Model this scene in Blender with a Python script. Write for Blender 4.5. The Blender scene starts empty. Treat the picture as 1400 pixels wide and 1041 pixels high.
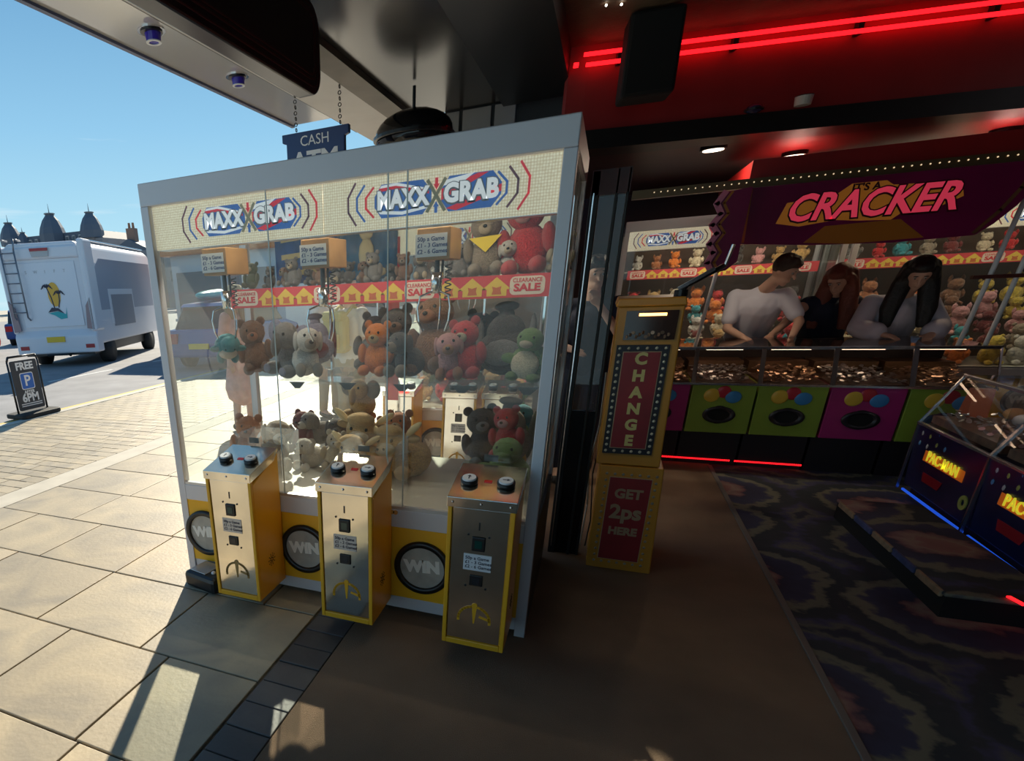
import bpy, bmesh, math, random
from mathutils import Vector, Matrix
random.seed(7)
PI = math.pi
D = bpy.data
SC = bpy.context.scene
COL = SC.collection
def R(d): return math.radians(d)

# ------------------------------------------------------------------ camera, sky, sun, exposure
cam_d = D.cameras.new('camera'); cam = D.objects.new('camera', cam_d); COL.objects.link(cam)
cam.matrix_world = Matrix(((0.8970, -0.1229, 0.4244, 0.0),
                           (0.4391, 0.3544, -0.8256, 0.0),
                           (-0.0489, 0.9270, 0.3719, 1.62),
                           (0, 0, 0, 1)))
cam_d.sensor_width = 36.0; cam_d.lens = 778.34 / 1400 * 36
cam_d.shift_x = (700 - 416.2) / 1400; cam_d.shift_y = (708.8 - 520.5) / 1400
cam_d.clip_start = 0.05; cam_d.clip_end = 500
SC.camera = cam
SC.view_settings.view_transform = 'Standard'; SC.view_settings.look = 'None'
SC.view_settings.gamma = 1; SC.view_settings.use_curve_mapping = False
SC.view_settings.exposure = 0.55
SC.cycles.transparent_max_bounces = 32
SC.cycles.max_bounces = 8
SC.cycles.sample_clamp_indirect = 4.0

W = D.worlds.new('sky'); SC.world = W; W.use_nodes = True
nt = W.node_tree; nt.nodes.clear()
tc = nt.nodes.new('ShaderNodeTexCoord'); sep = nt.nodes.new('ShaderNodeSeparateXYZ')
nt.links.new(tc.outputs['Generated'], sep.inputs[0])
rp = nt.nodes.new('ShaderNodeValToRGB'); nt.links.new(sep.outputs[2], rp.inputs[0])
e = rp.color_ramp.elements
e[0].position = 0.0; e[0].color = (0.50, 0.74, 0.83, 1)
e[1].position = 0.75; e[1].color = (0.05, 0.14, 0.30, 1)
x = e.new(0.10); x.color = (0.40, 0.68, 0.83, 1)
x = e.new(0.22); x.color = (0.27, 0.54, 0.77, 1)
x = e.new(0.42); x.color = (0.12, 0.31, 0.55, 1)
mp = nt.nodes.new('ShaderNodeMapping'); mp.inputs['Scale'].default_value = (1.2, 1.2, 16)
nt.links.new(tc.outputs['Generated'], mp.inputs[0])
nz = nt.nodes.new('ShaderNodeTexNoise'); nz.inputs['Scale'].default_value = 2.3; nz.inputs['Detail'].default_value = 5
nt.links.new(mp.outputs[0], nz.inputs[0])
cr = nt.nodes.new('ShaderNodeValToRGB'); cr.color_ramp.elements[0].position = 0.64; cr.color_ramp.elements[1].position = 0.80
nt.links.new(nz.outputs[0], cr.inputs[0])
mx = nt.nodes.new('ShaderNodeMix'); mx.data_type = 'RGBA'
nt.links.new(cr.outputs[0], mx.inputs[0]); nt.links.new(rp.outputs[0], mx.inputs[6]); mx.inputs[7].default_value = (0.62, 0.78, 0.86, 1)
bg = nt.nodes.new('ShaderNodeBackground'); bg.inputs[1].default_value = 0.76
nt.links.new(mx.outputs[2], bg.inputs[0])
wo = nt.nodes.new('ShaderNodeOutputWorld'); nt.links.new(bg.outputs[0], wo.inputs[0])

sun_d = D.lights.new('sun', 'SUN'); sun_d.energy = 5.1; sun_d.color = (1.0, 0.90, 0.72); sun_d.angle = R(0.6)
sun = D.objects.new('sun', sun_d); COL.objects.link(sun)
sdir = Vector((0.42 * math.cos(R(33)), -0.907 * math.cos(R(33)), -math.sin(R(33))))
sun.rotation_euler = sdir.to_track_quat('-Z', 'Y').to_euler()

# ------------------------------------------------------------------ materials
MATS = {}
def nodes(name):
    m = D.materials.new(name); m.use_nodes = True
    return m, m.node_tree, m.node_tree.nodes['Principled BSDF']
def mat(name, col, rough=0.5, metal=0.0, emis=0.0, bump=0.0, bscale=60.0, var=0.0, vscale=4.0, rand=0.0, spec=0.5, coat=0.0):
    if name in MATS: return MATS[name]
    m, t, b = nodes(name); N = t.nodes; L = t.links
    c = (*col, 1) if len(col) == 3 else col
    b.inputs['Base Color'].default_value = c
    b.inputs['Roughness'].default_value = rough; b.inputs['Metallic'].default_value = metal
    b.inputs['Specular IOR Level'].default_value = spec
    b.inputs['Coat Weight'].default_value = coat
    if emis:
        b.inputs['Emission Color'].default_value = c; b.inputs['Emission Strength'].default_value = emis
    tcn = N.new('ShaderNodeTexCoord')
    src = None
    if var or rand:
        hs = N.new('ShaderNodeHueSaturation'); hs.inputs['Color'].default_value = c
        if var:
            n = N.new('ShaderNodeTexNoise'); n.inputs['Scale'].default_value = vscale; n.inputs['Detail'].default_value = 6
            L.new(tcn.outputs['Object'], n.inputs[0])
            mr = N.new('ShaderNodeMapRange'); mr.inputs['From Min'].default_value = 0.3; mr.inputs['From Max'].default_value = 0.7
            mr.inputs['To Min'].default_value = 1 - var; mr.inputs['To Max'].default_value = 1 + var
            L.new(n.outputs[0], mr.inputs[0]); src = mr.outputs[0]
        if rand:
            oi = N.new('ShaderNodeObjectInfo'); mr2 = N.new('ShaderNodeMapRange')
            mr2.inputs['To Min'].default_value = 1 - rand; mr2.inputs['To Max'].default_value = 1 + rand
            L.new(oi.outputs['Random'], mr2.inputs[0])
            if src:
                mu = N.new('ShaderNodeMath'); mu.operation = 'MULTIPLY'
                L.new(src, mu.inputs[0]); L.new(mr2.outputs[0], mu.inputs[1]); src = mu.outputs[0]
            else: src = mr2.outputs[0]
        L.new(src, hs.inputs['Value']); L.new(hs.outputs[0], b.inputs['Base Color'])
    if bump:
        n2 = N.new('ShaderNodeTexNoise'); n2.inputs['Scale'].default_value = bscale; n2.inputs['Detail'].default_value = 4
        L.new(tcn.outputs['Object'], n2.inputs[0])
        bp = N.new('ShaderNodeBump'); bp.inputs['Strength'].default_value = bump; bp.inputs['Distance'].default_value = 0.01
        L.new(n2.outputs[0], bp.inputs['Height']); L.new(bp.outputs[0], b.inputs['Normal'])
    MATS[name] = m
    return m
def glass(name, tint=(1, 1, 1), ior=1.45, haze=0.0):
    if name in MATS: return MATS[name]
    m = D.materials.new(name); m.use_nodes = True; t = m.node_tree; t.nodes.clear()
    tr = t.nodes.new('ShaderNodeBsdfTransparent'); tr.inputs[0].default_value = (*tint, 1)
    gl = t.nodes.new('ShaderNodeBsdfGlossy'); gl.inputs['Roughness'].default_value = 0.0
    fr = t.nodes.new('ShaderNodeFresnel'); fr.inputs[0].default_value = ior
    ms = t.nodes.new('ShaderNodeMixShader')
    # only the outer face of a thin pane mirrors; leaving it there is no second reflection
    ge = t.nodes.new('ShaderNodeNewGeometry'); iv = t.nodes.new('ShaderNodeMath'); iv.operation = 'SUBTRACT'; iv.inputs[0].default_value = 1.0
    mf = t.nodes.new('ShaderNodeMath'); mf.operation = 'MULTIPLY'
    t.links.new(ge.outputs['Backfacing'], iv.inputs[1]); t.links.new(fr.outputs[0], mf.inputs[0]); t.links.new(iv.outputs[0], mf.inputs[1])
    t.links.new(mf.outputs[0], ms.inputs[0]); t.links.new(gl.outputs[0], ms.inputs[2])
    if haze:
        df = t.nodes.new('ShaderNodeBsdfTranslucent'); df.inputs[0].default_value = (0.9, 0.9, 0.9, 1)
        m2 = t.nodes.new('ShaderNodeMixShader'); m2.inputs[0].default_value = haze
        t.links.new(tr.outputs[0], m2.inputs[1]); t.links.new(df.outputs[0], m2.inputs[2]); t.links.new(m2.outputs[0], ms.inputs[1])
    else: t.links.new(tr.outputs[0], ms.inputs[1])
    o = t.nodes.new('ShaderNodeOutputMaterial'); t.links.new(ms.outputs[0], o.inputs[0])
    MATS[name] = m
    return m
silver = mat('silver powder coat', (0.64, 0.63, 0.67), 0.45, 0.25, bump=0.03, bscale=300)
yellow = mat('yellow laminate', (0.90, 0.46, 0.015), 0.35, var=0.05)
yedge = mat('yellow pillar paint', (0.86, 0.42, 0.02), 0.35)
steel = mat('brushed steel', (0.92, 0.86, 0.74), 0.14, 1.0, bump=0.03, bscale=20, var=0.10, vscale=6)
chrome = mat('chrome', (0.8, 0.8, 0.82), 0.12, 1.0)
black = mat('black plastic', (0.012, 0.012, 0.013), 0.35)
blackgl = mat('black gloss', (0.008, 0.008, 0.009), 0.08)
rubber = mat('black rubber', (0.02, 0.02, 0.02), 0.7)
white = mat('white plastic', (0.78, 0.79, 0.82), 0.3)
cream = None
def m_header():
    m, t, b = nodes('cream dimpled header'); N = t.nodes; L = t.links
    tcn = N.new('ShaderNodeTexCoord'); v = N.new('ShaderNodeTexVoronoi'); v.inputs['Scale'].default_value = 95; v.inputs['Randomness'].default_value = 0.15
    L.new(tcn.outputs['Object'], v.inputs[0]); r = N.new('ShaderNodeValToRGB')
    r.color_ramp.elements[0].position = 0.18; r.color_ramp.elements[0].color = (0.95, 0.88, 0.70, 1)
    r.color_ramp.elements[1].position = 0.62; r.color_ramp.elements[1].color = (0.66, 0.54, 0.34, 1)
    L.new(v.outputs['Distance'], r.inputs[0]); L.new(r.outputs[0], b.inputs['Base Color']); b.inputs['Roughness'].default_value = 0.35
    L.new(r.outputs[0], b.inputs['Emission Color']); b.inputs['Emission Strength'].default_value = 0.30  # glow added to the cream, stands in for street light on the header
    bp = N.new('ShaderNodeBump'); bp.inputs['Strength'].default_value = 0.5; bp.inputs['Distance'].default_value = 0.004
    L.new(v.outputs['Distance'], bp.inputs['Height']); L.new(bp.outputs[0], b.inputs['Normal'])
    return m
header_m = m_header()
hwhite = mat('white lettering with added glow', (0.85, 0.86, 0.88), 0.4, emis=0.28); hblue = mat('blue with added glow', (0.04, 0.13, 0.42), 0.4, emis=0.25); hred = mat('red with added glow', (0.70, 0.02, 0.04), 0.4, emis=0.25)  # glow added to lift header prints that lie in shade
white_l = mat('white lettering', (0.85, 0.85, 0.85), 0.4)
ink = mat('dark ink', (0.03, 0.03, 0.06), 0.5)
inkblue = mat('blue ink', (0.02, 0.05, 0.20), 0.5)
flagblue = mat('flag blue', (0.03, 0.10, 0.35), 0.4)
flagred = mat('flag red', (0.62, 0.02, 0.03), 0.4)
greyl = mat('grey outline', (0.30, 0.30, 0.32), 0.4)
gls = glass('clear glass', (0.96, 0.98, 0.97), 1.5, haze=0.025)
acr = glass('clear acrylic', (0.97, 0.98, 0.98), 1.3, haze=0.06)
tinted = glass('tinted glass', (0.80, 0.74, 0.72), 1.45)

# ------------------------------------------------------------------ geometry helpers
class MB:
    def __init__(s): s.b = bmesh.new()
    def _x(s, vs, loc, rot, scl):
        M = Matrix.Translation(loc) @ (rot if isinstance(rot, Matrix) else Matrix.Rotation(rot[2], 4, 'Z') @ Matrix.Rotation(rot[1], 4, 'Y') @ Matrix.Rotation(rot[0], 4, 'X')) @ Matrix.Diagonal((*scl, 1))
        bmesh.ops.transform(s.b, matrix=M, verts=vs)
    def box(s, x0, x1, y0, y1, z0, z1, rot=(0, 0, 0)):
        r = bmesh.ops.create_cube(s.b, size=1)
        s._x(r['verts'], ((x0 + x1) / 2, (y0 + y1) / 2, (z0 + z1) / 2), rot, (x1 - x0, y1 - y0, z1 - z0)); return s
    def sph(s, c, r, rot=(0, 0, 0), sub=2):
        if not hasattr(r, '__len__'): r = (r, r, r)
        q = bmesh.ops.create_icosphere(s.b, subdivisions=sub, radius=1); s._x(q['verts'], c, rot, r); return s
    def cyl(s, p, q, r0, r1=None, n=16, caps=True):
        if r1 is None: r1 = r0
        p, q = Vector(p), Vector(q); d = q - p
        c = bmesh.ops.create_cone(s.b, cap_ends=caps, segments=n, radius1=r0, radius2=r1, depth=d.length)
        s._x(c['verts'], (p + q) / 2, d.to_track_quat('Z', 'Y').to_matrix().to_4x4(), (1, 1, 1)); return s
    def tube(s, pts, r, n=8, rad=None):
        for i in range(len(pts) - 1):
            a = rad[i] if rad else r; b = rad[i + 1] if rad else r
            s.cyl(pts[i], pts[i + 1], a, b, n)
        for i in range(1, len(pts) - 1): s.sph(pts[i], rad[i] if rad else r, sub=1)
        return s
    def cap(s, pts, rad):
        for i in range(len(pts) - 1): s.cyl(pts[i], pts[i + 1], rad[i], rad[i + 1], 14)
        for p, r in zip(pts, rad): s.sph(p, r)
        return s
    def prism(s, pts, d, plane='xz', at=0.0):
        # polygon in a plane, extruded by d along the third axis from `at`
        def P(u, v, w): return {'xz': (u, w, v), 'yz': (w, u, v), 'xy': (u, v, w)}[plane]
        a = [s.b.verts.new(P(u, v, at)) for u, v in pts]; c = [s.b.verts.new(P(u, v, at + d)) for u, v in pts]
        n = len(pts); s.b.faces.new(a); s.b.faces.new(c[::-1])
        for i in range(n): s.b.faces.new((a[i], a[(i + 1) % n], c[(i + 1) % n], c[i]))
        return s
    def ring(s, c, r0, r1, d, n=40, axis='y'):
        # flat annulus with thickness d, facing `axis`
        vs = []
        for k in range(n):
            a = 2 * PI * k / n; row = []
            for r, w in ((r0, 0), (r1, 0), (r1, d), (r0, d)):
                u, v = r * math.cos(a), r * math.sin(a)
                row.append(s.b.verts.new((c[0] + u, c[1] + w, c[2] + v) if axis == 'y' else ((c[0] + u, c[1] + v, c[2] + w) if axis == 'z' else (c[0] + w, c[1] + u, c[2] + v))))
            vs.append(row)
        for k in range(n):
            A, B = vs[k], vs[(k + 1) % n]
            for j in range(4): s.b.faces.new((A[j], A[(j + 1) % 4], B[(j + 1) % 4], B[j]))
        return s
    def line(s, pts, w, d, plane='xz', at=0.0):
        for i in range(len(pts) - 1):
            (a, b), (c, e2) = pts[i], pts[i + 1]; L = math.hypot(c - a, e2 - b) or 1; nx, nz_ = -(e2 - b) / L * w / 2, (c - a) / L * w / 2
            ex, ez = (c - a) / L * w * .25, (e2 - b) / L * w * .25
            s.prism([(a + nx - ex, b + nz_ - ez), (c + nx + ex, e2 + nz_ + ez), (c - nx + ex, e2 - nz_ + ez), (a - nx - ex, b - nz_ - ez)], d, plane, at)
        return s
    def build(s, name, m, parent=None, smooth=False, bevel=0.0, remesh=0.0, **k):
        bmesh.ops.recalc_face_normals(s.b, faces=s.b.faces)
        me = D.meshes.new(name); s.b.to_mesh(me); s.b.free()
        o = D.objects.new(name, me); COL.objects.link(o)
        me.materials.append(m)
        if bevel:
            q = o.modifiers.new('bevel', 'BEVEL'); q.width = bevel; q.segments = 2; q.limit_method = 'ANGLE'
        if remesh:
            q = o.modifiers.new('remesh', 'REMESH'); q.mode = 'VOXEL'; q.voxel_size = remesh; q.use_smooth_shade = True
            q2 = o.modifiers.new('smooth', 'SMOOTH'); q2.factor = 0.5; q2.iterations = 3
        if bevel or remesh:
            dg = bpy.context.evaluated_depsgraph_get(); me2 = D.meshes.new_from_object(o.evaluated_get(dg)); o.modifiers.clear(); o.data = me2; D.meshes.remove(me)
            me2.name = name
        if smooth or remesh: o.data.polygons.foreach_set('use_smooth', [True] * len(o.data.polygons))
        if parent: o.parent = parent
        for kk, v in k.items(): o[kk] = v
        return o
def B(x0, x1, y0, y1, z0, z1): return MB().box(x0, x1, y0, y1, z0, z1)
def thing(name, label, cat, loc=(0, 0, 0), rz=0.0, group=None):
    o = D.objects.new(name, None); o.empty_display_size = 0.1; COL.objects.link(o)
    o.location = loc; o.rotation_euler = (0, 0, rz); o['label'] = label; o['category'] = cat
    if group: o['group'] = group
    return o
def tag(o, label, cat, group=None):
    o['label'] = label; o['category'] = cat
    if group: o['group'] = group
    return o
def struct(o): o['kind'] = 'structure'; return o
def copy_tree(o, parent=None):
    c = o.copy(); COL.objects.link(c)
    if parent: c.parent = parent
    for ch in list(o.children): copy_tree(ch, c)
    return c
def text(name, s, size, m, loc, parent=None, rot=(PI / 2, 0, 0), d=0.001, off=0.0, shear=0.0, sx=1.0, align='CENTER', space=1.0):
    cu = D.curves.new('t', 'FONT'); cu.body = s; cu.size = size; cu.extrude = d; cu.offset = off; cu.shear = shear
    cu.align_x = align; cu.align_y = 'CENTER'; cu.space_character = space; cu.resolution_u = 3
    o = D.objects.new('t', cu); COL.objects.link(o)
    me = D.meshes.new_from_object(o.evaluated_get(bpy.context.evaluated_depsgraph_get()))
    D.objects.remove(o); D.curves.remove(cu)
    me.name = name; me.materials.clear(); me.materials.append(m)
    o = D.objects.new(name, me); COL.objects.link(o); o.location = loc; o.rotation_euler = rot; o.scale = (sx, 1, 1)
    if parent: o.parent = parent
    return o

# ------------------------------------------------------------------ ground
mortar = mat('dark joint sand', (0.10, 0.085, 0.065), 0.95, var=0.2, vscale=20)
def m_slab(name, col, rand=0.16):
    m, t, b = nodes(name); N = t.nodes; L = t.links
    tcn = N.new('ShaderNodeTexCoord'); oi = N.new('ShaderNodeObjectInfo')
    mu = N.new('ShaderNodeVectorMath'); mu.operation = 'ADD'
    cb = N.new('ShaderNodeCombineXYZ'); ml = N.new('ShaderNodeMath'); ml.operation = 'MULTIPLY'; ml.inputs[1].default_value = 37
    L.new(oi.outputs['Random'], ml.inputs[0]); L.new(ml.outputs[0], cb.inputs[2]); L.new(tcn.outputs['Object'], mu.inputs[0]); L.new(cb.outputs[0], mu.inputs[1])
    n = N.new('ShaderNodeTexNoise'); n.inputs['Scale'].default_value = 2.2; n.inputs['Detail'].default_value = 8; n.inputs['Distortion'].default_value = 1.2; L.new(mu.outputs[0], n.inputs[0])
    r = N.new('ShaderNodeValToRGB'); r.color_ramp.elements[0].position = 0.3; r.color_ramp.elements[1].position = 0.72
    r.color_ramp.elements[0].color = (col[0] * .70, col[1] * .71, col[2] * .74, 1); r.color_ramp.elements[1].color = (min(1, col[0] * 1.14), col[1] * 1.10, col[2] * 1.0, 1)
    L.new(n.outputs[0], r.inputs[0])
    hs = N.new('ShaderNodeHueSaturation'); L.new(r.outputs[0], hs.inputs['Color'])
    mr = N.new('ShaderNodeMapRange'); mr.inputs['To Min'].default_value = 1 - rand; mr.inputs['To Max'].default_value = 1 + rand * .6
    L.new(oi.outputs['Random'], mr.inputs[0]); L.new(mr.outputs[0], hs.inputs['Value']); L.new(hs.outputs[0], b.inputs['Base Color'])
    b.inputs['Roughness'].default_value = 0.5
    n3 = N.new('ShaderNodeTexNoise'); n3.inputs['Scale'].default_value = 45; n3.inputs['Detail'].default_value = 6; L.new(mu.outputs[0], n3.inputs[0])
    bp = N.new('ShaderNodeBump'); bp.inputs['Strength'].default_value = 0.25; bp.inputs['Distance'].default_value = 0.006
    L.new(n3.outputs[0], bp.inputs['Height']); L.new(bp.outputs[0], b.inputs['Normal'])
    return m
slab_m = m_slab('buff sandstone slab', (0.47, 0.40, 0.29))
sett_m = m_slab('dark grey sett', (0.11, 0.105, 0.11), 0.25)
block_m = m_slab('tan block paver', (0.46, 0.39, 0.28), 0.15)
pale_m = mat('pale concrete kerb', (0.50, 0.46, 0.38), 0.7, var=0.1)

pav = struct(B(-4.45, -1.175, -3, 12, -0.10, -0.012).build('pavement', mortar))
def slab(name, x0, x1, y0, y1, m, parent, th=0.03, jit=0.0):
    cx, cy = (x0 + x1) / 2, (y0 + y1) / 2
    o = B(x0 - cx, x1 - cx, y0 - cy, y1 - cy, -th, 0).build(name, m, parent, bevel=0.004)
    o.location = (cx, cy, random.uniform(-jit, 0)); return o
g = 0.005
joints = {2: [-1.68, -2.34, -3.2, -3.95], 3: [-1.87, -2.61, -3.5, -4.1], 4: [-1.50, -2.60, -3.3, -4.0]}
for k in range(-2, 16):
    y0 = -0.04 + 0.6 * k; y1 = y0 + 0.6
    js = joints.get(k) or [-1.18 - random.uniform(.45, .95), -2.75 - random.uniform(-.25, .25), -3.6 - random.uniform(-.2, .2)]
    xs = [-1.18] + js + [-4.45]
    for a, b_ in zip(xs, xs[1:]): slab('paving_slab', b_ + g, a - g, y0 + g, y1 - g, slab_m, pav, jit=0.002)
kerb = struct(B(-1.175, -0.955, -3, 6, -0.10, -0.012).build('sett_strip', mortar))
y = -0.6
while y < 5.9:
    L_ = random.choice((0.148, 0.152, 0.145)); slab('sett', -1.170, -0.962, y + .003, y + L_ - .003, sett_m, kerb, jit=0.003); y += L_
ks = struct(B(-4.75, -4.45, -1, 14, -0.10, 0.0).build('kerb_strip', pale_m, bevel=0.004))
bp_ = struct(B(-7.55, -4.75, -1, 16, -0.10, -0.010).build('block_paving', mortar))
nb = 0; far = MB(); k = 0
yy = 2.6
while yy < 14:
    off = 0.12 if k % 2 else 0.0; xx = -4.76 - off
    while xx > -7.5:
        x0 = max(xx - 0.24, -7.54)
        if off and xx > -5.0: far.box(-4.876, -4.754, yy + .004, yy + .156, -.03, 0)
        if nb < 296 and yy < 6.2 + (4.9 + xx) * 0.1: slab('block_paver', x0 + .004, xx - .004, yy + .004, yy + .156, block_m, bp_, jit=0.003); nb += 1
        else: far.box(x0 + .004, xx - .004, yy + .004, yy + .156, -0.03, 0.0)
        xx -= 0.24
    yy += 0.16; k += 1
far.build('block_paver_field', block_m, bp_, kind='stuff')
struct(B(-7.72, -7.55, -1, 18, -0.10, 0.005).build('road_kerb', mat('pale kerb stone', (0.50, 0.47, 0.40), 0.7, var=0.1), bevel=0.01))
asph = mat('asphalt', (0.27, 0.27, 0.28), 0.8, bump=0.3, bscale=120, var=0.15, vscale=1.5)
road = struct(B(-60, -7.72, -30, 90, -0.2, -0.03).build('road', asph))
B(-7.95, -7.86, -5, 40, -0.03, -0.027).build('yellow_line', mat('yellow road paint', (0.70, 0.52, 0.12), 0.7), road)
for i in range(9): B(-11.1, -11.0, 2 + i * 3.6, 4 + i * 3.6, -0.03, -0.027).build('lane_dash', mat('white road paint', (0.7, 0.7, 0.68), 0.7), road)
struct(B(-200, 60, 12, 400, -0.4, -0.06).build('far_ground', mat('pale promenade', (0.46, 0.42, 0.34), 0.8, var=0.1, vscale=.3)))
struct(B(-7.55, -1.46, 12, 16, -0.2, -0.005).build('far_pavement', mat('pale promenade', (0.5, 0.5, 0.5))))
struct(B(-200, -60, -60, 12, -0.4, -0.06).build('far_ground', mat('pale promenade', (0.5, 0.5, 0.5))))
struct(B(-200, -7.72, -60, -30, -0.4, -0.06).build('far_ground', mat('pale promenade', (0.5, 0.5, 0.5))))

# arcade floor: brown mat, then patterned carpet
coir = mat('brown coir matting', (0.25, 0.16, 0.10), 0.95, bump=0.8, bscale=350, var=0.14, vscale=3)
fl = struct(B(-0.955, 1.02, -3, 9.6, -0.10, 0.002).build('floor', coir))
def m_carpet():
    m, t, b = nodes('arcade carpet'); N = t.nodes; L = t.links
    tcn = N.new('ShaderNodeTexCoord'); ns = N.new('ShaderNodeTexNoise'); ns.inputs['Scale'].default_value = 3.0; ns.inputs['Detail'].default_value = 2
    L.new(tcn.outputs['Object'], ns.inputs[0])
    ad = N.new('ShaderNodeVectorMath'); ad.operation = 'MULTIPLY_ADD'; ad.inputs[1].default_value = (0.22, 0.22, 0); L.new(ns.outputs['Color'], ad.inputs[0]); L.new(tcn.outputs['Object'], ad.inputs[2])
    v = N.new('ShaderNodeTexVoronoi'); v.inputs['Scale'].default_value = 1.15; v.inputs['Randomness'].default_value = 0.45; L.new(ad.outputs[0], v.inputs[0])
    v.voronoi_dimensions = '2D'
    r = N.new('ShaderNodeValToRGB'); r.color_ramp.interpolation = 'LINEAR'
    el = r.color_ramp.elements
    el[0].position = 0.0; el[0].color = (0.36, 0.10, 0.09, 1); el[1].position = 1.0; el[1].color = (0.03, 0.035, 0.07, 1)
    for p, c in ((0.10, (0.40, 0.13, 0.11)), (0.13, (0.42, 0.25, 0.18)), (0.19, (0.30, 0.09, 0.10)), (0.23, (0.03, 0.03, 0.10)), (0.36, (0.035, 0.04, 0.15)), (0.40, (0.27, 0.26, 0.16)), (0.44, (0.25, 0.24, 0.15)), (0.47, (0.03, 0.05, 0.07)), (0.56, (0.05, 0.06, 0.08)), (0.60, (0.05, 0.05, 0.20)), (0.66, (0.20, 0.20, 0.14)), (0.70, (0.03, 0.04, 0.09))):
        q = el.new(p); q.color = (*c, 1)
    n2 = N.new('ShaderNodeTexNoise'); n2.inputs['Scale'].default_value = 14; n2.inputs['Detail'].default_value = 3; L.new(tcn.outputs['Object'], n2.inputs[0])
    sc = N.new('ShaderNodeMath'); sc.operation = 'MULTIPLY_ADD'; sc.inputs[1].default_value = 0.18; L.new(n2.outputs[0], sc.inputs[0])
    sb = N.new('ShaderNodeMath'); sb.operation = 'SUBTRACT'; sb.inputs[1].default_value = 0.09; L.new(v.outputs['Distance'], sc.inputs[2]); L.new(sc.outputs[0], sb.inputs[0])
    L.new(sb.outputs[0], r.inputs[0]); hs = N.new('ShaderNodeHueSaturation'); hs.inputs['Saturation'].default_value = .72; hs.inputs['Value'].default_value = .62; L.new(r.outputs[0], hs.inputs['Color']); L.new(hs.outputs[0], b.inputs['Base Color']); b.inputs['Roughness'].default_value = 0.95
    return m
carpet = m_carpet()
struct(B(1.02, 7, -3, 9.6, -0.10, 0.004).build('floor', carpet))
struct(B(1.005, 1.035, -3, 5.9, 0.0, 0.010).build('trim_1', mat('worn metal trim', (0.14, 0.13, 0.12), 0.6), bevel=0.003))

# ------------------------------------------------------------------ canopy over the pavement
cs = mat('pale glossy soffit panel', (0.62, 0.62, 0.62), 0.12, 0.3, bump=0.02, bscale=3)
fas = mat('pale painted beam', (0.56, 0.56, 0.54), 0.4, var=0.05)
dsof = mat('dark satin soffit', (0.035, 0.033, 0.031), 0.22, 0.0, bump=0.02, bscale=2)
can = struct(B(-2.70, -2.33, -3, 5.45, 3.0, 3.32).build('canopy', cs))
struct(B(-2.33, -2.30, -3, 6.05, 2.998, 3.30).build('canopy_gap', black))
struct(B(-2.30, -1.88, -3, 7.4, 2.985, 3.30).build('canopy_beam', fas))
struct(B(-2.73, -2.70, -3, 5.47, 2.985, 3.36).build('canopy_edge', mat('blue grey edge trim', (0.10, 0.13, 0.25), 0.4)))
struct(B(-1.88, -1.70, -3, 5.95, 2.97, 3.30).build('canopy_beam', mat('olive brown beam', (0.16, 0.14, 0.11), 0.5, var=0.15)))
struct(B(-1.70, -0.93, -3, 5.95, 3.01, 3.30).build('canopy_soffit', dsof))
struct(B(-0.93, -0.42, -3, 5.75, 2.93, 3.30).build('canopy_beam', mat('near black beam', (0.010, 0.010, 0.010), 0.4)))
for i, yy in enumerate((3.2, 4.09)):
    t = thing('downlight', ('blue lensed downlight in the canopy, the nearer one to the camera', 'blue lensed downlight in the canopy, nearer the hanging cash sign')[i], 'ceiling light', (-2.44, yy, 3.0), group='downlights in the canopy')
    MB().ring((0, 0, -0.006), 0.062, 0.078, 0.008, 28, 'z').build('rim', chrome, t)
    MB().cyl((0, 0, -0.001), (0, 0, -0.012), 0.062, n=28).build('recess', black, t)
    MB().cyl((0.0, 0.012, -0.012), (0.0, 0.012, -0.05), 0.047, 0.04, n=24).build('lens', mat('violet blue lens', (0.05, 0.03, 0.45), 0.15), t)
    MB().ring((0.0, 0.012, -0.054), 0.028, 0.043, 0.005, 24, 'z').build('lens_ring', mat('lamp white ring', (0.75, 0.78, 0.85), 0.3), t)

# hanging dark sign (only its lower end is in view)
t = thing('hanging_sign', 'large black rounded sign with dark red scroll border hanging under the canopy', 'sign', (-1.60, 2.3, 2.60))
def rr(w0, w1, h0, h1, r, n=8):
    p = []
    for cx, cy, a0 in ((w1 - r, h0 + r, -PI / 2), (w1 - r, h1 - r, 0), (w0 + r, h1 - r, PI / 2), (w0 + r, h0 + r, PI)):
        for k in range(n + 1): a = a0 + PI / 2 * k / n; p.append((cx + r * math.cos(a), cy + r * math.sin(a)))
    return p
MB().prism(rr(-1.5, 1.20, 0, 0.41, 0.12), 0.10, 'yz', -0.05).build('board', mat('black sign board', (0.006, 0.006, 0.008), 0.3), t, bevel=0.01)
sb_ = mat('dark red scroll paint', (0.10, 0.018, 0.018), 0.5)
for ins, rad in ((0.035, 0.09), (0.065, 0.075), (0.085, 0.06)):
    P = rr(-1.5 + ins, 1.20 - ins, ins, 0.41 - ins * .6, rad); P2 = [(a + 0.008 * math.sin(i * 2.1), b + 0.006 * math.sin(i * 1.7)) for i, (a, b) in enumerate(P)]
    MB().line(P2 + [P2[0]], 0.007, 0.003, 'yz', 0.051).build('scroll_border', sb_, t)
for yv in (-0.9, 0.9): MB().cyl((0, yv, 0.40), (0, yv, 0.42), 0.012).build('hanger', black, t)

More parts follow.
